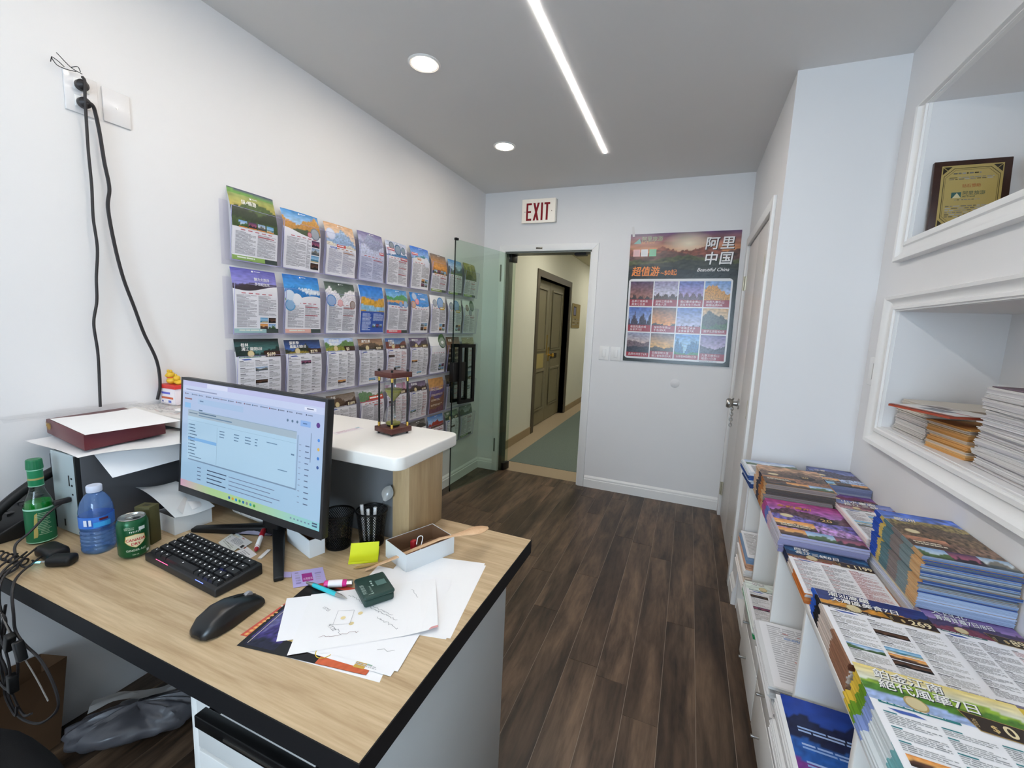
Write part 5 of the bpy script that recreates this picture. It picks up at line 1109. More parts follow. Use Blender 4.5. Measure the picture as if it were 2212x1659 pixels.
# rolled paper tube with brush lettering, behind the stand
tb = thing('paper_tube', 'rolled white paper with black brush characters behind the monitor', 'paper roll', (-1.2, .86, DZ))
a, b = Vector((-1.30, .905, .785)), Vector((-1.13, .888, .785)); M = frame_of(a, (0, 0, 1), b-a); Lt = (b-a).length
tm = MB().lathe([(.022, 0), (.024, .004), (.024, Lt-.004), (.022, Lt)], 24, M=M, col=lin('e4e1dc'))
R = random.Random(8)
for i in range(34):
    t = R.uniform(.01, .05) if i < 20 else R.uniform(.07, .14); ph = R.uniform(.6, 2.6); sz = R.uniform(.002, .007)
    q = [M @ Vector((.0244*math.cos(p), .0244*math.sin(p), t_)) for p, t_ in ((ph, t), (ph+sz*60, t+sz*.3), (ph+sz*60, t+sz*.3+.0016), (ph, t+.0016))]; tm.add(q, ((0, 1, 2, 3),), lin('1c1b1a'))
tm.build('roll', MATTE, tb, smooth=True)
# white carton with torn lid and olive box behind the can
e, M = open_box('carton_box', (-1.316, .724), (.05, .998), (-.998, .05), .102, .095, .052, CARD, mat('grey_card', '9a9a9c', .7), 'white cardboard carton with torn lid beside the can', 'box')
MB().grid(lambda u, v: Vector((-1.312-.20*v+.02*u, .724+.10*u+.01*v, .815+.05*math.sin(v*1.6)*(1-.2*u)-.006*math.sin(u*PI))), 6, 10).build('lid', CARD, e, smooth=True)
MB().grid(lambda u, v: Vector((-1.330+.018*v-.05*u, .742+.05*u+.01*v, .830-.022*v+.012*u)), 5, 4).build('lid_flap', PAPER, e, smooth=True)
MB().grid(lambda u, v: Vector((-1.318-.02*u, .775+.055*v, .818+.022*u*(1-v))), 4, 6).build('lid_flap', PAPER, e, smooth=True)
ob_ = thing('olive_box', 'narrow dark olive box standing behind the can', 'box', (-1.335, .680, DZ))
M = Matrix.Translation((-1.338, .672, DZ)) @ Matrix.Rotation(.35, 4, 'Z')
MB().box(-.021, .021, -.016, .016, .0005, .108, M=M).build('box_body', mat('olive_card', '4f4a26', .6, var=.1, scale=60), ob_, bevel=.001)
MB().box(-.008, .008, -.006, .006, .108, .1084, M=M).build('top_seal', mat('olive_dark', '2f2c18', .6), ob_)

# loose papers and leaflets
s = flat((-.665, .93), (-.449, .981), (-.613, .655), DZ+.0006); s.build('paper_sheet', PAPER, label='blank white sheet lying along the black desk edge', cat='paper')
s = flat((-.672, .940), (-.456, .990), (-.620, .650), DZ+.0003); s.build('paper_sheet', PAPER, label='blank white sheet peeking out under the other along the desk edge', cat='paper')
s = flat((-.790, .735), (-.595, .770), (-.781, .534), DZ+.0004, 'c8503f'); s.rect(.0, .5, 1, .52, 'e4dcd0', 2)
for i in range(8): s.disc(.05, .62+.05*i, .024, 'd98a4f', 2); s.disc(.05, .62+.05*i, .014, 'e6b06a', 3)
s.v = [(x, y, z) for x, y, z in s.v]
s.build('leaflet', PRINT, label='red leaflet with gold dots under the black leaflet', cat='leaflet')
s = flat((-.796, .719), (-.523, .767), (-.760, .512), DZ+.0010, '191412')
s.pic(.03, .42, .28, .97, scenery('23284f', '6f6a9c', [(.6, .3, 14, '3a2f6a'), (.85, .1, 9, '1c1a30')], seed=5, grain=.5), 16, 20)
s.pic(.62, .45, 1, 1, scenery('3a2018', 'e08a50', [(.8, .2, 6, 'c9603a')], seed=7), 16, 14); s.rect(.88, .75, .96, .95, 'c9a24a', 3); s.rect(.96, .55, 1, .9, '8fb09a', 3)
R = random.Random(3)
for i in range(7): s.lines(.30, .45+.06*i, .52-.02*i, .49+.06*i, 1, 'd3b25a', i, words=7, k=3)
s.rect(.05, .35, .055, .95, 'cfc4b0', 3)
for t in range(14):
    a0, a1 = .3+t*.2, .5+t*.2; s.stroke([(.62+.06*math.cos(a0), .85+.09*math.sin(a0)), (.62+.06*math.cos(a1), .85+.09*math.sin(a1))], .0018, 'd9b83a', 4)
s.build('leaflet', PRINT, label='black leaflet with night concert photo and gold print', cat='leaflet')
s = flat((-.72, .66), (-.50, .69), (-.675, .528), DZ+.0002); s.build('paper_sheet', PAPER, label='white sheet showing below the black leaflet', cat='paper')
def paper(p, q, r, z, lab, marks=None, curl=0, tint='f1f0f1'):
    s = flat(p, q, r, z, tint, side=(lambda u, v: curl*max(0, u+v-1.25)**2) if curl else None)
    if marks: marks(s)
    s.build('paper_sheet', MATTE, label=lab, cat='paper')
def m1(s): s.lines(.62, .968, .90, .990, 2, 'b4b4b8', 1, words=9)
def m2(s): s.stroke([(.70, .88), (.76, .86), (.80, .875), (.86, .85)], .0008, '8a8a8c')
paper((-.692, .845), (-.487, .868), (-.650, .553), DZ+.0016, 'white printout with a typed line at its lower corner', m1)
paper((-.700, .852), (-.495, .880), (-.645, .562), DZ+.0020, 'white sheet with a pencil squiggle under the notes', m2)
def handwriting(s):
    R = random.Random(11); ink = '8d8d90'
    def scr(u, v, du, dv, n, amp, c=ink, w=.0008):
        pts = [(u+du*i/n+R.uniform(-amp, amp)*.5, v+dv*i/n+R.uniform(-amp, amp)) for i in range(n+1)]; s.stroke(pts, w, c)
    s.text('0520', .66, .18, .06, ink, 4, rot=2.6); scr(.80, .17, .08, .25, 9, .02); scr(.88, .34, .05, .26, 12, .02)
    scr(.40, .30, .30, .42, 40, .014); scr(.30, .12, .36, .50, 46, .016)
    s.text('9.1.22', .20, .64, .055, ink, 4, rot=-.9, shear=.2); s.text('15725', .12, .30, .05, ink, 4, rot=-.8)
    scr(.55, .62, .16, .26, 22, .02); scr(.22, .62, .10, .20, 10, .02); scr(.16, .80, .28, .02, 16, .02, '9a7a7a')
    for u, v in ((.30, .54), (.37, .66), (.42, .50)): s.disc(u, v, .018, 'e2cf9a', 3)
    s.stroke([(.25, .40), (.37, .43), (.36, .66), (.24, .64), (.25, .40)], .0007, 'a9a9ac')
s = flat((-.756, .688), (-.535, .867), (-.651, .533), DZ+.0026, 'f0efef', side=lambda u, v: .05*max(0, u+v-1.6)**2)
handwriting(s); s.poly([(.93, 1), (1, 1), (1, .86)], 'd8a0a0', 5)
s.build('paper_sheet', MATTE, label='top white sheet covered with handwritten notes and tea stains', cat='paper')
paper((-.795, .655), (-.60, .80), (-.70, .55), DZ+.0022, 'white note page showing between leaflet and handwritten sheet')

# ---------------------------------------------------------------- computer tower, box and papers on it
pc = thing('computer_tower', 'slim silver and grey computer case standing on the desk', 'computer case', (-1.577, .78, DZ))
MB().box(-1.644, -1.512, .612, .972, DZ+.004, .995).build('case', mat('case_grey', '55565a', .45, metal=.3), pc, bevel=.002)
MB().box(-1.644, -1.520, .604, .612, DZ+.004, .995).build('front_panel', mat('case_silver', 'a9b4b6', .4, var=.04), pc, bevel=.002)
MB().box(-1.520, -1.512, .602, .612, DZ+.004, .995).build('corner_strip', BLACKP, pc)
for q in ((-1.546, -1.540, .925, .93), (-1.546, -1.540, .905, .91), (-1.546, -1.540, .88, .884), (-1.558, -1.554, .905, .935), (-1.60, -1.595, .78, .80)): MB().box(q[0], q[1], .6030, .6040, q[2], q[3]).build('port', BLACKP, pc)
MB().box(-1.640, -1.516, .62, .96, DZ+.0004, DZ+.004).build('foot', BLACKP, pc)
us = thing('usb_cable', 'black cable plugged into the front of the computer case', 'cable', (-1.55, .6, .86))
MB().tube(spline([(-1.556, .603, .868), (-1.556, .585, .862), (-1.537, .548, .850), (-1.537, .512, .815), (-1.545, .487, .79), (-1.50, .470, .775), (-1.45, .455, .770), (-1.43, .42, .762), (-1.42, .408, .70), (-1.42, .407, .60)]), .003, 7).build('cable', CORD, us, smooth=True)
MB().box(-1.563, -1.549, .568, .603, .860, .874).build('plug', CORD, us, bevel=.003)
rb = thing('gift_box', 'dark red gift box with gold ornament on the computer case', 'gift box', (-1.67, .74, 1.006))
A_, B_ = Vector((-.990, .137, 0)).normalized(), Vector((-.095, .995, 0)).normalized(); M = Matrix(((A_.x, B_.x, 0, -1.505), (A_.y, B_.y, 0, .622), (0, 0, 1, 1.008), (0, 0, 0, 1)))
MB().box(0, .312, 0, .212, 0, .044, M=M).build('box_body', mat('maroon_card', '5c1a22', .4, var=.05), rb, bevel=.002)
s = Sheet(M @ Vector((.312, -.0008, .044)), -A_, Vector((0, 0, -1)), .312, .044, paper='5c1a22', back=False); s.v, s.f, s.c, s.mi = [], [], [], []
R = random.Random(5)
for i in range(5):
    pts = [(.02+.03*i+.02*math.cos(t*1.2+i)*(.3+t*.1), .35+.1*(i % 2)+.28*math.sin(t*1.2+i)*(.3+t*.1)) for t in range(7)]; s.stroke(pts, .0028, 'b08a4a', 2)
s.text('福', .05, .62, .5, 'b08a4a', 3, bold=.02)
s.build('gold_ornament', MATTE, rb)
def slab_sheet(name, corners, fn, label, n=10, cat='paper'):
    c = [Vector(p) for p in corners]
    g = MB().grid(lambda u, v: (c[0]*(1-u)+c[1]*u)*(1-v)+(c[3]*(1-u)+c[2]*u)*v+Vector((0, 0, fn(u, v))), n, n)
    return g.build(name, PAPER, smooth=True, label=label, cat=cat)
slab_sheet('paper_sheet', [(-1.500, .624, 1.0535), (-1.47, .85, 1.054), (-1.765, .875, 1.056), (-1.80, .668, 1.0535)], lambda u, v: .004*math.sin(u*3)*math.sin(v*4)+.006*max(0, v-.6)*u, 'white sheet lying on the dark red gift box')
slab_sheet('paper_sheet', [(-1.489, .600, .9975), (-1.42, .86, .9985), (-1.72, .90, .9985), (-1.815, .615, .9975)], lambda u, v: .003*math.sin(u*9+v*5), 'white sheet under the dark red gift box')
slab_sheet('paper_sheet', [(-1.478, .615, 1.001), (-1.38, .83, 1.004), (-1.60, .92, 1.002), (-1.70, .70, 1.001)], lambda u, v: .002*math.sin(u*7), 'crumpled white sheet poking out beside the gift box')
slab_sheet('paper_sheet', [(-1.512, .640, .9995), (-1.512, .86, .9995), (-1.455, .86, .935), (-1.455, .655, .930)], lambda u, v: .0, 'white sheet drooping over the side of the computer case')
pf = thing('plastic_film', 'crinkled clear plastic film behind the gift box', 'plastic film', (-1.65, .93, 1.052))
MB().grid(lambda u, v: Vector((-1.44-.385*u, .882+.10*v, 1.053+.010*abs(nz(u*9, v*4, 2))+.008*abs(nz(u*22, v*9, 1))+.012*max(0, u-.7))), 30, 12).build('sheet', FILM, pf)
MB().grid(lambda u, v: Vector((-1.829+.035*v, .57+.34*u, 1.070+.008*abs(nz(u*9, v*4, 5))-.012*v)), 20, 4).build('flap', FILM, pf)
# figurine box at the wall
fb = thing('snack_box', 'small white printed box with red lid on the counter', 'box', (-1.775, 1.005, 1.051))
MB().box(-1.822, -1.735, .985, 1.045, 1.0525, 1.112).build('box_body', mat('snack_white', 'e9dcdf', .5), fb, bevel=.001)
MB().box(-1.826, -1.731, .981, 1.049, 1.112, 1.126).build('red_lid', mat('snack_red', 'd2342f', .4), fb, bevel=.002)
s = Sheet((-1.820, .9845, 1.110), (1, 0, 0), (0, 0, -1), .083, .056, paper='efe4e4', back=False); s.rect(.08, .2, .7, .34, '6a6ac4', 2); s.rect(.08, .52, .9, .66, 'cf6a4a', 2); s.rect(.1, .78, .2, .88, '3a4a8a', 2); s.rect(.55, .75, .75, .9, '6a7ac4', 2); s.build('print', MATTE, fb)
fg = thing('yellow_figurine', 'little yellow toy animal pair on the snack box', 'figurine', (-1.78, 1.01, 1.126))
YT = mat('toy_yellow', 'e2b62f', .45, var=.06)
def blob(parts):
    m = MB()
    for c, r in parts: m.lathe([(max(1e-4, r[0]*math.sin(PI*k/10)), -r[1]*math.cos(PI*k/10)) for k in range(11)], 16, M=Matrix.Translation(c), caps=False)
    return m
blob([((-1.79, 1.01, 1.139), (.018, .013)), ((-1.795, 1.008, 1.160), (.014, .013)), ((-1.803, 1.006, 1.174), (.005, .006)), ((-1.788, 1.006, 1.174), (.005, .006)), ((-1.798, .997, 1.158), (.006, .005))]).build('body', YT, fg, smooth=True)
blob([((-1.762, 1.015, 1.135), (.014, .009)), ((-1.764, 1.012, 1.150), (.011, .010)), ((-1.752, 1.010, 1.133), (.010, .007)), ((-1.770, 1.012, 1.160), (.004, .005))]).build('small_body', YT, fg, smooth=True)
MB().lathe([(.0125, 0), (.0135, .0015), (.0125, .003)], 20, M=Matrix.Translation((-1.793, 1.008, 1.149)), caps=False).build('collar', mat('snack_red', 'd2342f', .4), fg, smooth=True)
MB().lathe([(.02, 0), (.034, .006), (.036, .008), (.030, .005), (0, .003)], 24, M=Matrix.Translation((-1.60, .945, 1.053)), caps=False).build('paper_bowl', PAPER, smooth=True, label='small white bowl on the counter behind the monitor', cat='bowl')
# ---------------------------------------------------------------- hourglass and ticket on the counter
hg = thing('hourglass', 'dark wood hourglass with olive sand on the white counter', 'hourglass', (-.833, 1.085, CZT))
sd, t = .080, math.radians(-13); Gp = Vector((-.803, 1.037, 0)); ul = Vector((-math.cos(t), -math.sin(t), 0))*sd; vb = Vector((-math.sin(t), math.cos(t), 0))*sd; ctr = Gp+(ul+vb)/2
M = Matrix.Translation((ctr.x, ctr.y, CZT)) @ Matrix.Rotation(t, 4, 'Z'); WDK = wood('mahogany', '3d1d18', '5f332b', scale=(6, 6, 20), rough=.4)
hs_ = sd/2
for nm, z0, z1 in (('base_plate', .007, .023), ('top_plate', .178, .194)): MB().box(-hs_, hs_, -hs_, hs_, z0, z1, M=M).build(nm, WDK, hg, bevel=.001)
for sx in (-1, 1):
    for sy in (-1, 1):
        Q = M @ Matrix.Translation((sx*(hs_-.010), sy*(hs_-.010), 0))
        po_ = MB().lathe([(.0030, .035), (.0030, .166)], 12, M=Q); po_.build('post', mat('post_black', '141012', .3), hg, smooth=True)
        MB().lathe([(.0040, .023), (.0040, .036)], 12, M=Q).build('ferrule', BRASS, hg, smooth=True); MB().lathe([(.0040, .165), (.0040, .178)], 12, M=Q).build('ferrule', BRASS, hg, smooth=True)
        MB().lathe([(.0035, 0), (.0042, .004), (.0035, .007)], 12, M=Q).build('foot', BLACKP, hg, smooth=True)
        MB().lathe([(.0042, .194), (.0030, .1975), (.0044, .2005), (0, .202)], 12, M=Q).build('finial', BLACKP, hg, smooth=True)
pr = [(.012, .026), (.024, .034), (.0285, .048), (.027, .062), (.019, .080), (.007, .095), (.0026, .1005), (.007, .106), (.019, .121), (.027, .139), (.0285, .153), (.024, .167), (.012, .176)]
MB().lathe(pr, 28, M=M, caps=False).build('glass_bulb', clear('bulb_glass', (.95, .95, .94), gain=2.2, haze=.05, hcol=(.8, .8, .8)), hg, smooth=True)
SAND = mat('olive_sand', '8c8a3a', .8, var=.08, scale=300)
MB().lathe([(.002, .1015), (.0066, .107), (.018, .121), (.0245, .133), (.0265, .1395), (0, .137)], 28, M=M, caps=False).build('sand', SAND, hg, smooth=True)
MB().lathe([(.017, .0262), (.022, .031), (.021, .035), (0, .037)], 28, M=M).build('sand', SAND, hg, smooth=True)
MB().lathe([(.019, .023), (.019, .0275), (.013, .028)], 24, M=M).build('bulb_collar', BLACKP, hg, smooth=True)
s = Sheet((-.985, .985, CZT+.0006), (.13, .99, 0), (.94, -.3, 0), .105, .03, paper='e8e3e4', back=False); s.lines(.1, .2, .9, .8, 3, 'c9a9b4', 2); s.rect(.8, .1, .95, .4, 'a8c4cc', 2)
s.build('paper_ticket', MATTE, label='narrow pale ticket lying on the white counter', cat='ticket')

# ---------------------------------------------------------------- telephone and cables at the wall end of the desk
ph = thing('desk_phone', 'black desk telephone with curled cord behind the green bottle', 'telephone', (-1.73, .58, DZ))
b = MB(); b.add([(-1.825, .47, DZ+.0005), (-1.655, .47, DZ+.0005), (-1.655, .690, DZ+.0005), (-1.825, .690, DZ+.0005), (-1.825, .47, DZ+.018), (-1.655, .47, DZ+.018), (-1.655, .690, DZ+.125), (-1.825, .690, DZ+.125)], ((3, 2, 1, 0), (4, 5, 6, 7), (0, 1, 5, 4), (1, 2, 6, 5), (2, 3, 7, 6), (3, 0, 4, 7)))
b.build('base', BLACKP, ph, bevel=.004)
hs = spline([(-1.685, .475, .790), (-1.685, .49, .825), (-1.685, .535, .868), (-1.685, .59, .905), (-1.685, .64, .925), (-1.685, .675, .915), (-1.685, .685, .895)], 6)
MB().tube(hs, [.020 if (i < 8 or i > len(hs)-9) else .0135 for i in range(len(hs))], 12).build('handset', BLACKP, ph, smooth=True)
for i in range(4):
    for j in range(3):
        y = .50+.032*i; MB().box(-1.800+.030*j, -1.780+.030*j, y, y+.018, DZ+.018+(y-.47)*.486, DZ+.026+(y-.47)*.486).build('key', mat('phone_key', '2a2a2c', .5), ph)
MB().box(-1.79, -1.70, .655, .695, .885, .95).build('display', mat('phone_lcd', '3a4048', .3), ph, bevel=.003)
coil = [(-1.66+.22*t_+.0, .452+.02*t_+.009*math.cos(t_*70), DZ+.0125+.009*math.sin(t_*70)) for t_ in [k/140 for k in range(141)]]
MB().tube(coil, .0022, 5).build('curled_cord', CORD, ph, smooth=True)
hub = thing('power_adapter', 'black rounded plug adapter on the desk edge', 'adapter', (-1.40, .51, DZ))
M = Matrix.Translation((-1.398, .515, DZ+.0005)) @ Matrix.Rotation(.55, 4, 'Z')
MB().box(-.028, .028, -.018, .018, 0, .024, M=M).build('housing', BLACKP, hub, bevel=.009, seg=4)
MB().lathe([(.0028, 0), (.0028, .012)], 10, M=M @ Matrix.Translation((-.040, -.006, .011)) @ Matrix.Rotation(PI/2, 4, 'Y')).build('plug', STEEL, hub)
MB().lathe([(.0018, 0), (.0018, .016)], 10, M=M @ Matrix.Translation((-.057, -.006, .011)) @ Matrix.Rotation(PI/2, 4, 'Y')).build('light', glow('cyan_led', (.15, .75, 1), 3), hub)
MB().box(-1.50, -1.425, .50, .545, DZ+.0005, DZ+.030).build('cable_clump', BLACKP, bevel=.010, seg=3, label='black power brick behind the round adapter', cat='adapter')
CL = [
 ('thin black cable looping down from the adapter', [(-1.455, .500, .775), (-1.40, .44, .772), (-1.36, .415, .758), (-1.335, .405, .715), (-1.335, .405, .675), (-1.30, .405, .655), (-1.235, .405, .640), (-1.19, .405, .60), (-1.178, .405, .555), (-1.215, .405, .51), (-1.29, .405, .46), (-1.38, .405, .445), (-1.425, .405, .50), (-1.43, .405, .58), (-1.40, .405, .66), (-1.385, .41, .72)], .0028),
 ('black cable falling straight over the desk edge', [(-1.48, .50, .79), (-1.42, .425, .775), (-1.39, .403, .74), (-1.375, .402, .69), (-1.345, .402, .66), (-1.335, .402, .60), (-1.345, .402, .555)], .0026),
 ('black cable knotted with the others below the desk', [(-1.50, .49, .78), (-1.44, .425, .772), (-1.40, .40, .72), (-1.36, .40, .70), (-1.38, .40, .65), (-1.41, .40, .60), (-1.39, .40, .55), (-1.37, .40, .50), (-1.33, .40, .47), (-1.29, .40, .49)], .0026),
 ('black cable twisted twice beside the desk edge', [(-1.52, .48, .775), (-1.46, .42, .772), (-1.425, .396, .73), (-1.39, .396, .68), (-1.42, .396, .62), (-1.375, .396, .57), (-1.40, .396, .50), (-1.36, .396, .46), (-1.345, .396, .49)], .0026),
 ('black cable hanging in a narrow loop', [(-1.47, .47, .772), (-1.43, .418, .768), (-1.41, .392, .70), (-1.43, .392, .62), (-1.415, .392, .54), (-1.36, .392, .53), (-1.345, .392, .60), (-1.375, .392, .67)], .0026),
 ('thin pale cable crossing the black ones', [(-1.37, .398, .71), (-1.33, .398, .66), (-1.25, .398, .605), (-1.20, .398, .56)], .0015)]
for i, (lb, pts, r) in enumerate(CL):
    MB().tube(spline(pts, 6), r, 6).build('hanging_cable', CORD if i < 5 else mat('pale_cable', '8a8580', .5), smooth=True, label=lb, cat='cable', group='cables hanging at the desk edge')
for i, (x, z, dx, lb) in enumerate(((-1.335, .655, .02, 'black plug end hanging among the cables'), (-1.29, .650, -.015, 'black connector hanging beside the plug end'), (-1.345, .55, .004, 'black plug at the tip of the straight cable'))):
    MB().box(x-.009, x+.009, .386, .402, z-.022, z+.022, M=Matrix.Translation((x, .39, z)) @ Matrix.Rotation(dx*20, 4, 'Y') @ Matrix.Translation((-x, -.39, -z))).build('cable_plug', BLACKP, bevel=.003, label=lb, cat='plug', group='plugs hanging at the desk edge')

# ---------------------------------------------------------------- floor things under the desk
bagp = thing('paper_bag', 'brown paper bag standing under the desk', 'paper bag', (-1.72, .58, 0))
pb = MB(); q0 = [(-1.825, .40), (-1.755, .42), (-1.760, .60), (-1.825, .585)]; q1 = [(-1.822, .37), (-1.690, .40), (-1.700, .615), (-1.822, .60)]
pb.add([(x, y, .002) for x, y in q0]+[(x, y, .31+.012*(-1)**i) for i, (x, y) in enumerate(q1)], ((3, 2, 1, 0), (0, 1, 5, 4), (1, 2, 6, 5), (2, 3, 7, 6), (3, 0, 4, 7)))
pb.build('bag_body', mat('kraft_bag', '5a3f26', .85, var=.12), bagp)
cbag = thing('plastic_bag', 'crumpled grey plastic bag on the floor under the desk', 'plastic bag', (-1.62, .71, 0))
BM = Matrix.Translation((-1.590, .730, 0)) @ Matrix.Rotation(math.radians(47), 4, 'Z')
def crump(u, v):
    a = 2*PI*u; b = PI*(v-.5); c, d = math.cos(a), math.sin(a); rr = 1+.22*nz(c*1.4, d*1.4+v*3, 1)+.10*nz(c*4, d*4+v*7, 4)
    return BM @ Vector((.175*rr*c*math.cos(b), .080*rr*d*math.cos(b), max(.002, .045+.055*rr*math.sin(b)+.014*nz(c*3+v*2, d*9, 7))))
MB().grid(crump, 64, 32).build('bag_film', mat('grey_bag', '606066', .3, var=.3, scale=14, spec=.6), cbag, smooth=True)
MB().grid(lambda u, v: BM @ Vector((-.13+.25*u, .01+.045*v+.012*math.sin(u*7), .106+.010*nz(u*5, v*3, 2)+.012*math.sin(u*3)*(1-v))), 16, 5).build('white_lining', mat('tissue', 'b4b2b0', .8), cbag, smooth=True)
oc = thing('office_chair', 'black office chair seat pushed towards the desk', 'chair', (-1.22, .155, 0))
SEATM = mat('chair_black', '0f0f12', .7, bump=.2, bscale=600)
st_ = MB(); n = 32
st_.lathe([(.12, .40), (.21, .405), (.235, .425), (.235, .450), (.21, .468), (.10, .474), (0, .474)], n, M=Matrix.Translation((-1.22, .155, 0)), sq=3); st_.build('seat', SEATM, oc, smooth=True)
MB().lathe([(.025, .08), (.025, .40)], 14, M=Matrix.Translation((-1.22, .155, 0))).build('gas_column', BLACKM, oc, smooth=True)
MB().box(-1.42, -1.02, -.105, -.075, .56, .98).build('backrest', SEATM, oc, bevel=.012, seg=3); MB().box(-1.24, -1.20, -.11, -.085, .38, .62).build('back_post', BLACKM, oc); MB().box(-1.24, -1.20, -.11, .03, .385, .405).build('seat_bracket', BLACKM, oc)
for k in range(5):
    a = 2*PI*k/5+.3; lg_ = MB(); M = Matrix.Translation((-1.22, .155, 0)) @ Matrix.Rotation(a, 4, 'Z'); lg_.box(0, .27, -.018, .018, .055, .085, M=M); lo = lg_.build('leg', BLACKM, oc, bevel=.004)
    MB().lathe([(.025, -.012), (.025, .012)], 14, M=M @ Matrix.Translation((.26, 0, .027)) @ Matrix.Rotation(PI/2, 4, 'X')).build('caster', BLACKP, lo, smooth=True)
# ================================================================ magazine shelf along the niche wall
XF = .342; TOPZ = .715; Y_END = .30
su = thing('magazine_shelf', 'long white shelf unit with open bays and drawers', 'shelf unit', (.54, 1.3, 0))
MB().box(XF, W2-.001, Y_END, D2-.002, TOPZ-.018, TOPZ).build('top_board', WHITE, su, bevel=.001)
MB().box(W2-.012, W2-.002, Y_END, D2-.002, .02, TOPZ-.018).build('back_board', WHITE, su)
DIV = [2.372, 2.012, 1.620, 1.256, .885, .515, Y_END+.009]
for y in DIV: MB().box(XF, W2-.012, y-.009, y+.009, .0, TOPZ-.018).build('divider', WHITE, su, bevel=.001)
MB().box(XF+.002, W2-.012, 2.021, 2.363, .04, .058).build('bay_floor', WHITE, su); MB().box(XF+.002, W2-.012, 2.021, 2.363, .225, .243).build('bay_shelf', WHITE, su)
MB().box(XF+.004, XF+.018, 2.021, 2.363, .0, .04).build('plinth', WHITE, su)
for i, (b, a) in enumerate(zip(DIV[1:], DIV[2:])):
    MB().box(XF+.002, W2-.012, a+.009, b-.009, .300, .318).build('bay_floor', WHITE, su)
    for z0, z1, hz_ in ((.205, .312, .258), (.022, .200, .105)):
        d = MB().box(XF-.016, XF, a+.004, b-.004, z0, z1).build('drawer_front', WHITE, su, bevel=.0015)
        yc = (a+b)/2+.03; hd = MB(); hd.box(XF-.042, XF-.016, yc-.004, yc+.004, hz_-.004, hz_+.004); hd.build('handle', STEEL, d, bevel=.0015)
sc_ = MB()
for z in (.12, .15): sc_.lathe([(.004, 0), (.004, .002)], 8, M=frame_of((XF+.03, 2.021, z), (1, 0, 0), (0, -1, 0)))
sc_.build('screw', STEEL, su)

def pile(name, x0, x1, y0, y1, z0, z1, cols, label, n=None, jx=.004, jy=.004, rot=0, seed=1, cat='paper stack', th=None, bands=None):
    """a stack of many sheets: layered slabs with slightly uneven edges"""
    R = random.Random(seed); th = th or .0042; n = n or max(2, int((z1-z0)/th)); m = MB(); h = (z1-z0)/n; dx = dy = 0
    cx_, cy_ = (x0+x1)/2, (y0+y1)/2
    for i in range(n):
        if R.random() < .25: dx, dy = R.uniform(-jx, jx), R.uniform(-jy, jy)
        a, b = R.uniform(-jx, jx)*.35+dx, R.uniform(-jy, jy)*.35+dy
        M = Matrix.Translation((cx_, cy_, 0)) @ Matrix.Rotation(rot+R.uniform(-.006, .006), 4, 'Z') @ Matrix.Translation((-cx_, -cy_, 0))
        c = cols[int(i/n*len(cols)) % len(cols)] if not callable(cols) else cols(i/n)
        c = lin(c); g = R.uniform(.86, 1.05); c = tuple(min(1, q*g) for q in c)
        if not bands: m.box(x0+a, x1+a, y0+b, y1+b, z0+h*i, z0+h*(i+1)-h*.10, c, M=M); continue
        p = 0; k_ = (y1-y0)                     # printed edge: colour changes along the side of the pile
        for f_, bc in bands:
            f_ = f_ if f_ >= 1 else f_+R.uniform(-.012, .012); ya, yb = y1+b-k_*f_, y1+b-k_*p
            if f_ >= 1: ya += .001
            m.box(x0+a, x1+a, ya, yb, z0+h*i, z0+h*(i+1)-h*.10, tuple(min(1, q*g) for q in lin(bc)), M=M); p = f_
        m.box(x0+a, x1+a, y0+b, y0+b+.001, z0+h*i, z0+h*(i+1)-h*.10, c, M=M)
    return m.build(name, MATTE, label=label, cat=cat, kind='stuff', group='stacks of printed sheets')
def top_sheet(x0, x1, y0, y1, z, rot=0, paper='f2f1f3'):
    """printed sheet on a pile, header at the far end"""
    U = Vector((math.cos(rot), math.sin(rot), 0)); V = Vector((math.sin(rot), -math.cos(rot), 0)); c = Vector(((x0+x1)/2, (y0+y1)/2, z+.0007)); w, h = x1-x0, y1-y0
    return Sheet(c-U*w/2-V*h/2, U, V, w, h, paper=paper)
T0 = TOPZ+.0005
def tour(nm, x0, x1, y0, y1, z1, d, seed, edge, lab_pile, lab_top, rot=0, jx=.004, jy=.004, fn=price_flyer, cat='flyer', th=None, z0=T0, name='flyer', bands=None):
    pile('flyer_stack' if name == 'flyer' else 'magazine_stack', x0, x1, y0, y1, z0, z1, edge, lab_pile, seed=seed, rot=rot, jx=jx, jy=jy, th=th, bands=bands)
    s = top_sheet(x0+.0005, x1-.0005, y0+.0005, y1-.0005, z1, rot); fn(s, {'big': 1, **d}, seed)
    s.build(name, PRINT, label=lab_top, cat=cat, group='sheets on top of the shelf stacks')
BLUES = ['6f83a4', '98a4b8', '4a5f86', 'a3a5a6', '34508f', '7d93b8', '2c4684', '868d96', '5c6670']
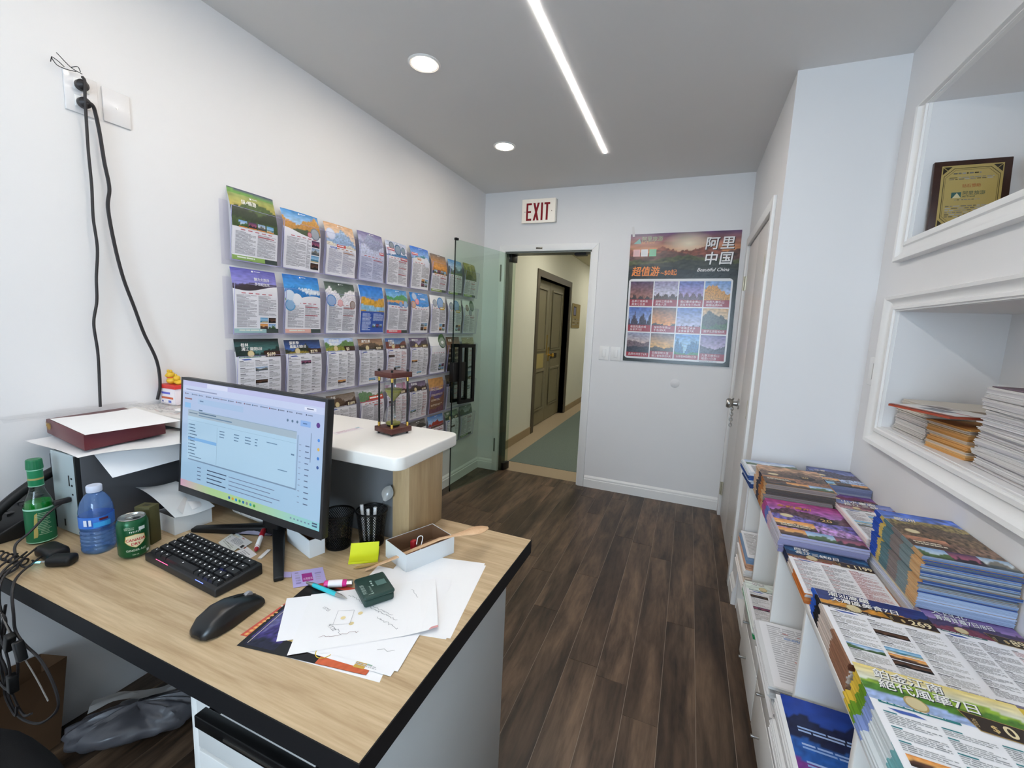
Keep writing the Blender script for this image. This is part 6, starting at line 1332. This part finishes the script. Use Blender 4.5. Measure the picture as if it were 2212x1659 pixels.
def magazine(s, d, seed):
    """glossy cover: one wide panorama with a title line, round badge and a strip of small photos"""
    s.pic(0, 0, 1, 1, scenery(*d['pic'], seed=seed, grain=.6), 90, 70)
    for i, t in enumerate(d.get('title', ())): s.text(t, .12, .22+.12*i, .085, d.get('tc', 'f0e6cf'), 4, fit=.7, shear=.2, bold=.02)
    s.disc(.2, .47, .09, 'cdb98a', 3, ry=.05); s.disc(.2, .47, .075, 'dfd2ac', 4, ry=.04)
    if d.get('badge'): s.disc(.73, .45, .13, '2a1a1c', 4, ry=.075); s.text('20', .64, .48, .1, 'c9a76a', 5, bold=.03)
    s.pic(0, .60, .5, .80, scenery(*d.get('p2', PICS[0]), seed=seed+1, grain=.35), 24, 10, 3); s.lines(.06, .70, .42, .78, 2, 'd9cdb0', seed, k=5, words=5)
    for i in range(3): s.pic(.0+.33*i, .82, .33+.33*i, 1, scenery(*PICS[(seed+i) % 6], seed=seed+i), 12, 8, 3)
    return s
# --- front column, from the return wall towards the room
pile('flyer_stack', .305, .52, 2.155, 2.362, T0, .792, ['2f4a86', 'c9d2e4', '3a5a9c', 'dfe3ea'], 'fanned blue and white flyer pile against the return wall', jx=.012, seed=3, rot=.05)
s = top_sheet(.306, .519, 2.156, 2.361, .792, .05); promo_flyer(s, dict(pic=('9fb4d8', 'dfe6f0', [(.7, .2, 6, '5a6f5a')]), hv=.4, thumbs='none'), 5); s.build('flyer', PRINT, label='pale blue flyer on the fanned pile by the return wall', cat='flyer', group='sheets on top of the shelf stacks')
tour('m', .325, .553, 1.885, 2.145, .832, dict(pic=('b58a6a', 'c9a98a', [(.3, .1, 8, '6a5040'), (.5, .1, 6, '4f3c32'), (.62, .05, 5, '8a5f44')]), p2=('c98a5a', '5a4638', [(.6, .3, 9, '3a2a24')]), badge=1), 41, ['6a6462', '3f3836', '8a8280', '55504c', '9a8f88'], 'thick pile of brown panorama magazines', 'brown panorama magazine on top of its pile', fn=magazine, cat='magazine', name='magazine', jx=.006, th=.006, bands=[(.3, 'd8b89a'), (.55, '3a3a4a'), (.8, 'b5763f'), (1, 'cfa67a')])
tour('m', .325, .560, 1.545, 1.875, .775, dict(pic=('b84a8a', '8f7fd0', [(.36, .12, 7, '5a3f4a'), (.5, .05, 5, '6a5fa8'), (.7, .08, 8, 'b58ac4')]), badge=1, title=['多彩貴州'], tc='d9a04a'), 42, ['8f8ab4', 'a9a6cc', '9a97bd', 'b4b2d2'], 'pile of violet edged magazines beside the first bays', 'pink and violet sunset magazine on its pile', fn=magazine, cat='magazine', name='magazine', jx=.006, th=.006, bands=[(.2, 'b5528f'), (.35, '6a7fc8'), (.55, 'd8b8c8'), (1, 'c9c6d2')])
tour('f', .335, .548, 1.262, 1.540, .742, dict(pic=('12224a', '3f7fa8', [(.55, .25, 7, '1f3a5a'), (.8, .1, 6, '7a4f2c')]), title=['西安', '長江三峽8日'], price='$1199', ink='a8a4a8', ink2='cf8f90', head='c0605c', head2='b5453f', strip='b5453f'), 43, ['c9743a', 'd98a4a', 'e0d8d2'], 'thin orange edged flyer pile', 'flyer with night blue header and 1199 price', bands=[(.25, '232c4a'), (.5, 'dccfc4'), (1, 'd27a38')])
tour('f', .343, .556, .950, 1.222, .782, dict(pic=('1a2a6a', '2f3f7f', [(.6, .2, 9, '2a1f1c'), (.75, .2, 12, 'c98a2c'), (.95, .1, 5, '3a2a22')]), title=['潮汕高鐵', '大灣區美食7日'], price='$269', head='4a4a4c', strip='2c2a2c', badge='2f1f14'), 44, ['8a6a58', 'a98f80', 'cfc4bc', 'e2dcd8', '6a4030'], 'tall pile of brown and cream edged flyers', 'flyer with navy header and 269 price', jx=.007, bands=[(.12, '2f5fc0'), (.25, '1c1c22'), (.6, 'd2c4ba'), (1, '9a7058')])
tour('f', .335, .562, .600, .930, .802, dict(pic=('e9d27a', 'cfe0ea', [(.45, .12, 5, '8fae3a'), (.6, .1, 9, '4f7f2c'), (.8, .06, 4, '9fb4dc')]), title=['鉑金江南', '絕代風華7日'], price='$0', head='2f7f86', head2='2f7f86', strip='2f7a7c', badge='2f241c', ink='8f9294'), 45, ['e6e8ea', 'd4e0e2', '9fc4c8', '5f9fa6', 'dfe4e6'], 'tall pile of teal and white edged flyers', 'flyer with lake header, yellow sky and 0 price', jx=.008, bands=[(.09, 'e2c24a'), (.18, '6f9a2c'), (.27, '8fa4d8'), (.5, 'dfe6e8'), (1, '7fb8bc')])
# --- back column along the niche wall
tour('f', .562, .736, 2.112, 2.365, .798, dict(pic=('3f4a8a', '9fa8d8', [(.3, .1, 7, '4a4458'), (.6, .05, 5, 'a9b8d8'), (.8, .05, 5, '8fa4c4')]), title=['冰雪']), 46, ['a9b0d0', 'c4cce0', '8a94b8'], 'lavender magazine pile in the shelf corner', 'lavender snow magazine in the shelf corner', fn=magazine, cat='magazine', name='magazine', jx=.003)
tour('f', .545, .737, 1.945, 2.105, .765, dict(pic=('5a3f8a', '9a6fb0', [(.6, .3, 7, '7a3a5a')]), title=['西北大環線'], price='$500', hv=.45, fit=.8), 47, ['d8c4cc', 'e4dade'], 'small rose edged flyer pile against the niche wall', 'flyer with violet header and 500 price', jx=.003)
tour('f', .560, .737, 1.580, 1.940, .795, dict(pic=('4a5fae', '9fa8d8', [(.5, .2, 8, '7a4a5a'), (.85, .1, 6, 'b5808a')]), title=['山水畫廊', '長江三峽'], price='$799', ink='a8989c', ink2='d09a9a', head2='c06a6a'), 48, ['dcb8b0', 'e6ccc4', 'ead8d2'], 'pink edged flyer pile against the niche wall', 'flyer with blue and rose header beside the violet magazines', jx=.003)
pile('flyer_stack', .566, .737, 1.280, 1.575, T0, .770, ['d8d4d0', 'e2e0e0', 'cfd4e4', 'e6d8bc'], 'white flyer pile under the blue magazine tower', seed=9, jx=.003)
tour('m', .560, .736, 1.268, 1.560, .900, dict(pic=('2f5fc4', 'b0c4e0', [(.22, .06, 6, '8a7a4a'), (.34, .06, 8, '5a4a3a'), (.5, .05, 9, '6f5a44'), (.66, .05, 5, '7a5f4f')]), p2=('c98a6a', '6a4f44', [(.6, .3, 9, '4a3a34')]), title=['歐洲']), 49, lambda t: BLUES[int(t*997) % len(BLUES)] if t > .3 else ('98a8c6', 'a9b8d4', 'a0b0cc')[int(t*397) % 3], 'tall tower of blue edged magazines', 'blue sky panorama magazine on the tall tower', fn=magazine, cat='magazine', name='magazine', jx=.004, th=.0030, z0=.7705, bands=[(.16, '2f57b8'), (.24, 'd8bc6a'), (.42, '5f7f86'), (.62, '8a7f7c'), (.82, '7f8f92'), (1, 'd2a878')])
tour('f', .566, .735, .985, 1.278, .768, dict(pic=('4a3a7f', 'b08fc4', [(.6, .12, 6, '4a3a5a'), (.8, .1, 9, '7a3a48')]), title=['大西北', '青海甘肅7日/8日'], price='$899', ink='9a9698', ink2='c08f90', badge='3a2c18', hv=.3), 50, ['c9c4cc', 'dfdce2', 'a99aa8'], 'flyer pile in front of the blue magazine tower', 'flyer with violet lake header in front of the tower', jx=.003)
tour('f', .572, .735, .660, .975, .760, dict(pic=('26304f', '6a7aa0', [(.6, .2, 8, '3a3028')]), title=['新疆'], price='$1299'), 51, ['d8d6d8', 'e6e4e6'], 'pale flyer pile at the room end of the shelf', 'flyer with slate header at the room end', jx=.003)
# --- sheets standing in the open bays
pile('flyer_stack', .322, .53, 2.06, 2.345, .2435, .43, ['e9e2dc', 'efeae6', 'e4d8cc', 'f0ecea', 'd9a98a', '8aa4c4'], 'white flyer pile in the bay next to the closet', seed=12, jx=.010, jy=.008)
s = top_sheet(.323, .529, 2.061, 2.344, .43); s.lines(.05, .1, .95, .9, 18, 'a8a4a4', 4); s.build('flyer', PRINT, label='text flyer in the bay next to the closet', cat='flyer', group='flyers lying in the open bays')
for i, (y0, y1, zt, cols, lab, lab2, ty, d) in enumerate((
    (1.655, 1.965, .372, ['3fae6a', 'dfe6e0', 'e6e8e4'], 'thin green edged flyer pile in the second bay', 'flyer with green edge and 669 price in the second bay', 'a', dict(pic=('e6ece6', 'dfe8df', []), title=['春季'], price='$669', hv=.2)),
    (1.295, 1.600, .432, ['efeeee', 'f2f1f1', 'e6e6e6'], 'tall white paper pile in the third bay', 'white text sheet with blue lines in the third bay', 'w', {}),
    (.920, 1.235, .462, ['ecebea', 'f0efee'], 'tall white paper pile in the fourth bay', 'blue night city flyer in the fourth bay', 'f', dict(pic=('1f3f9c', '2f5fc0', [(.25, .08, 12, '1a2248'), (.45, .06, 9, '2a5fb0'), (.62, .04, 7, '7a3a8a'), (.8, .12, 18, 'c98a3a'), (.93, .05, 7, '6a7fd0')]), ink='8fb4ea')))):
    pile('flyer_stack', .305, .515, y0, y1, .3185, zt, cols, lab, seed=20+i, jx=.012, jy=.006)
    s = top_sheet(.306, .514, y0+.001, y1-.001, zt)
    if ty == 'a': price_flyer(s, {'big': 1, **d}, 60)
    elif ty == 'f': full_flyer(s, d, 61)
    else:
        s.lines(.1, .06, .9, .94, 26, 'b8b6ba', 7, words=4); s.lines(.3, .22, .9, .26, 2, '4a7fc0', 8, k=3); s.lines(.4, .66, .9, .69, 2, '4a7fc0', 9, k=3); s.rect(.5, .92, .7, .94, 'd9a83a', 3)
        for u, v in ((.3, .15), (.5, .16), (.7, .17), (.35, .58), (.55, .6)): s.rect(u, v, u+.08, v+.012, 'c46a6a', 3)
    s.build('flyer', PRINT, label=lab2, cat='flyer', group='flyers lying in the open bays')

# ================================================================ niche contents
NZ = 1.0625
pile('paper_stack', .765, 1.00, 1.86, 2.095, NZ, 1.135, ['d8d2cc', 'e0dad6', 'd4ccc8'], 'bound pile of pale booklets in the niche corner', seed=31, jx=.006, jy=.006, th=.003)
pile('paper_stack', .770, 1.00, 1.865, 2.090, 1.1353, 1.185, ['e0d8cc', 'd2c4b0', 'dcd4c8'], 'cream booklet pile on the corner pile', seed=32, jx=.010, jy=.008, th=.003)
pile('paper_stack', .765, .96, 1.655, 1.835, NZ, 1.155, lambda t: ('d9a05f', 'e0b47a', 'd6c4b0', 'c98f4a')[int(t*12) % 4], 'orange edged leaflet pile between the white piles', seed=33, jx=.005, jy=.010, th=.003, rot=.12)
s = Sheet((.800, 1.90, 1.190), (.35, -.94, 0), (-.94, -.35, 0), .215, .16, paper='e6e2de'); s.pic(.05, .05, .5, .4, scenery('a89a92', 'd2c8c0', [(.6, .3, 7, '5a4a46')], seed=3), 10, 8); s.pic(.3, .45, .7, .75, scenery('5a5a66', '8a8a92', seed=4), 10, 6); s.rect(.72, .5, .95, .56, 'c07a7a', 2); s.rect(0, .9, 1, 1, 'b5563a', 3)
for p in range(0): pass
s.build('booklet', PRINT, label='red spined booklet lying across the orange pile', cat='booklet')
MB().box(0, .215, 0, .16, -.008, -.001, M=Matrix(((.349, -.937, 0, .800), (-.937, -.349, 0, 1.90), (0, 0, 1, 1.190), (0, 0, 0, 1)))).build('booklet', mat('red_spine', 'a84a34', .5), label='second red spined booklet under the top booklet', cat='booklet')
z = NZ; R = random.Random(8)
for i, (h, off) in enumerate(((.050, .004), (.032, -.006), (.030, .006), (.052, -.004), (.030, .000), (.032, .004))):
    pile('paper_stack', .768, 1.01, 1.305+off, 1.590+off, z, z+h-.0006, ['dcd8d6', 'e4e1e0', 'd2cecf', 'e0dcd8'], ['lowest', 'second lowest', 'third lowest', 'fourth lowest', 'fifth lowest', 'topmost'][i]+' bundle of the tall white paper pile', seed=40+i, jx=.007, jy=.008, th=.0028, rot=R.uniform(-.05, .05)); z += h
MB().box(.775, 1.0, 1.315, 1.58, z, z+.003).build('booklet', mat('plum_cover', '6a5560', .5), label='thin plum cover on top of the tall white pile', cat='booklet')
pile('paper_stack', .768, 1.0, 1.00, 1.285, NZ, 1.16, ['dfe2e6', 'e6e8ea', 'd2d8de'], 'white paper pile beside the tall pile', seed=55, jx=.007, th=.003)
# plaque leaning in the upper niche
pq = thing('award_plaque', 'dark wood award plaque with gold plate in the upper niche', 'plaque', (.865, 2.10, 1.7905))
M = Matrix.Translation((.765, 2.085, 1.7905)) @ Matrix.Rotation(-.10, 4, 'X'); pw_, ph_ = .212, .262
MB().box(0, pw_, 0, .016, 0, ph_, M=M).build('board', wood('dark_plaque', '2a1712', '45291f', scale=(8, 8, 3), rough=.35), pq, bevel=.002)
s = Sheet(M @ Vector((.022, -.0006, ph_-.018)), M.to_3x3() @ Vector((1, 0, 0)), M.to_3x3() @ Vector((0, 0, -1)), pw_-.044, ph_-.040, paper='b09a5c', back=False)
def oct_(k, c, lay, w_):
    q = .16; P = [(k+q, k), (1-k-q, k), (1-k, k+q*.75), (1-k, 1-k-q*.75), (1-k-q, 1-k), (k+q, 1-k), (k, 1-k-q*.75), (k, k+q*.75)]; s.stroke(P+P[:1], w_, c, lay)
oct_(.05, '2f2818', 2, .0016); oct_(.075, '3a3220', 2, .0008)
for u, v, su_, sv in ((.02, .02, 1, 1), (.98, .02, -1, 1), (.02, .98, 1, -1), (.98, .98, -1, -1)): s.poly([(u, v), (u+.15*su_, v), (u, v+.12*sv)], '2a2216', 2); s.stroke([(u, v), (u+.08*su_, v+.06*sv)], .002, 'b09a5c', 3)
s.lines(.2, .12, .8, .16, 1, '4a4028', 1, words=10); s.lines(.14, .19, .86, .24, 2, '5a4e30', 2, words=7); s.text('钻石赞助', .36, .355, .06, 'a8562c', 3, fit=.3)
s.poly([(.2, .52), (.2, .43), (.36, .43), (.36, .52)], '3a5f5a', 3); s.poly([(.22, .52), (.29, .44), (.36, .52)], 'cfc49a', 4); s.text('阿里旅游', .38, .475, .07, '3f5a4a', 3, fit=.45); s.text('Ali Travel', .38, .515, .04, '3f5a4a', 3, fit=.45, bold=.01); s.lines(.26, .545, .75, .565, 1, '4a4a34', 3, words=12)
s.lines(.12, .64, .88, .84, 6, '6a5c3a', 4, words=9)
s.build('gold_plate', printed('gold_print', .3, .5), pq)
tv = thing('gold_trophy', 'gold trophy edge standing beside the plaque', 'trophy', (1.0, 1.93, 1.7905))
MB().lathe([(.035, 0), (.035, .02), (.012, .03), (.010, .12), (.03, .15), (.045, .20), (.048, .24), (.044, .24), (.03, .17), (0, .16)], 24, M=Matrix.Translation((1.005, 1.98, 1.7905)), caps=False).build('cup', BRASS, tv, smooth=True)
MB().box(.965, 1.045, 1.94, 2.02, 1.7905, 1.812).build('base', BLACKP, tv, bevel=.002)
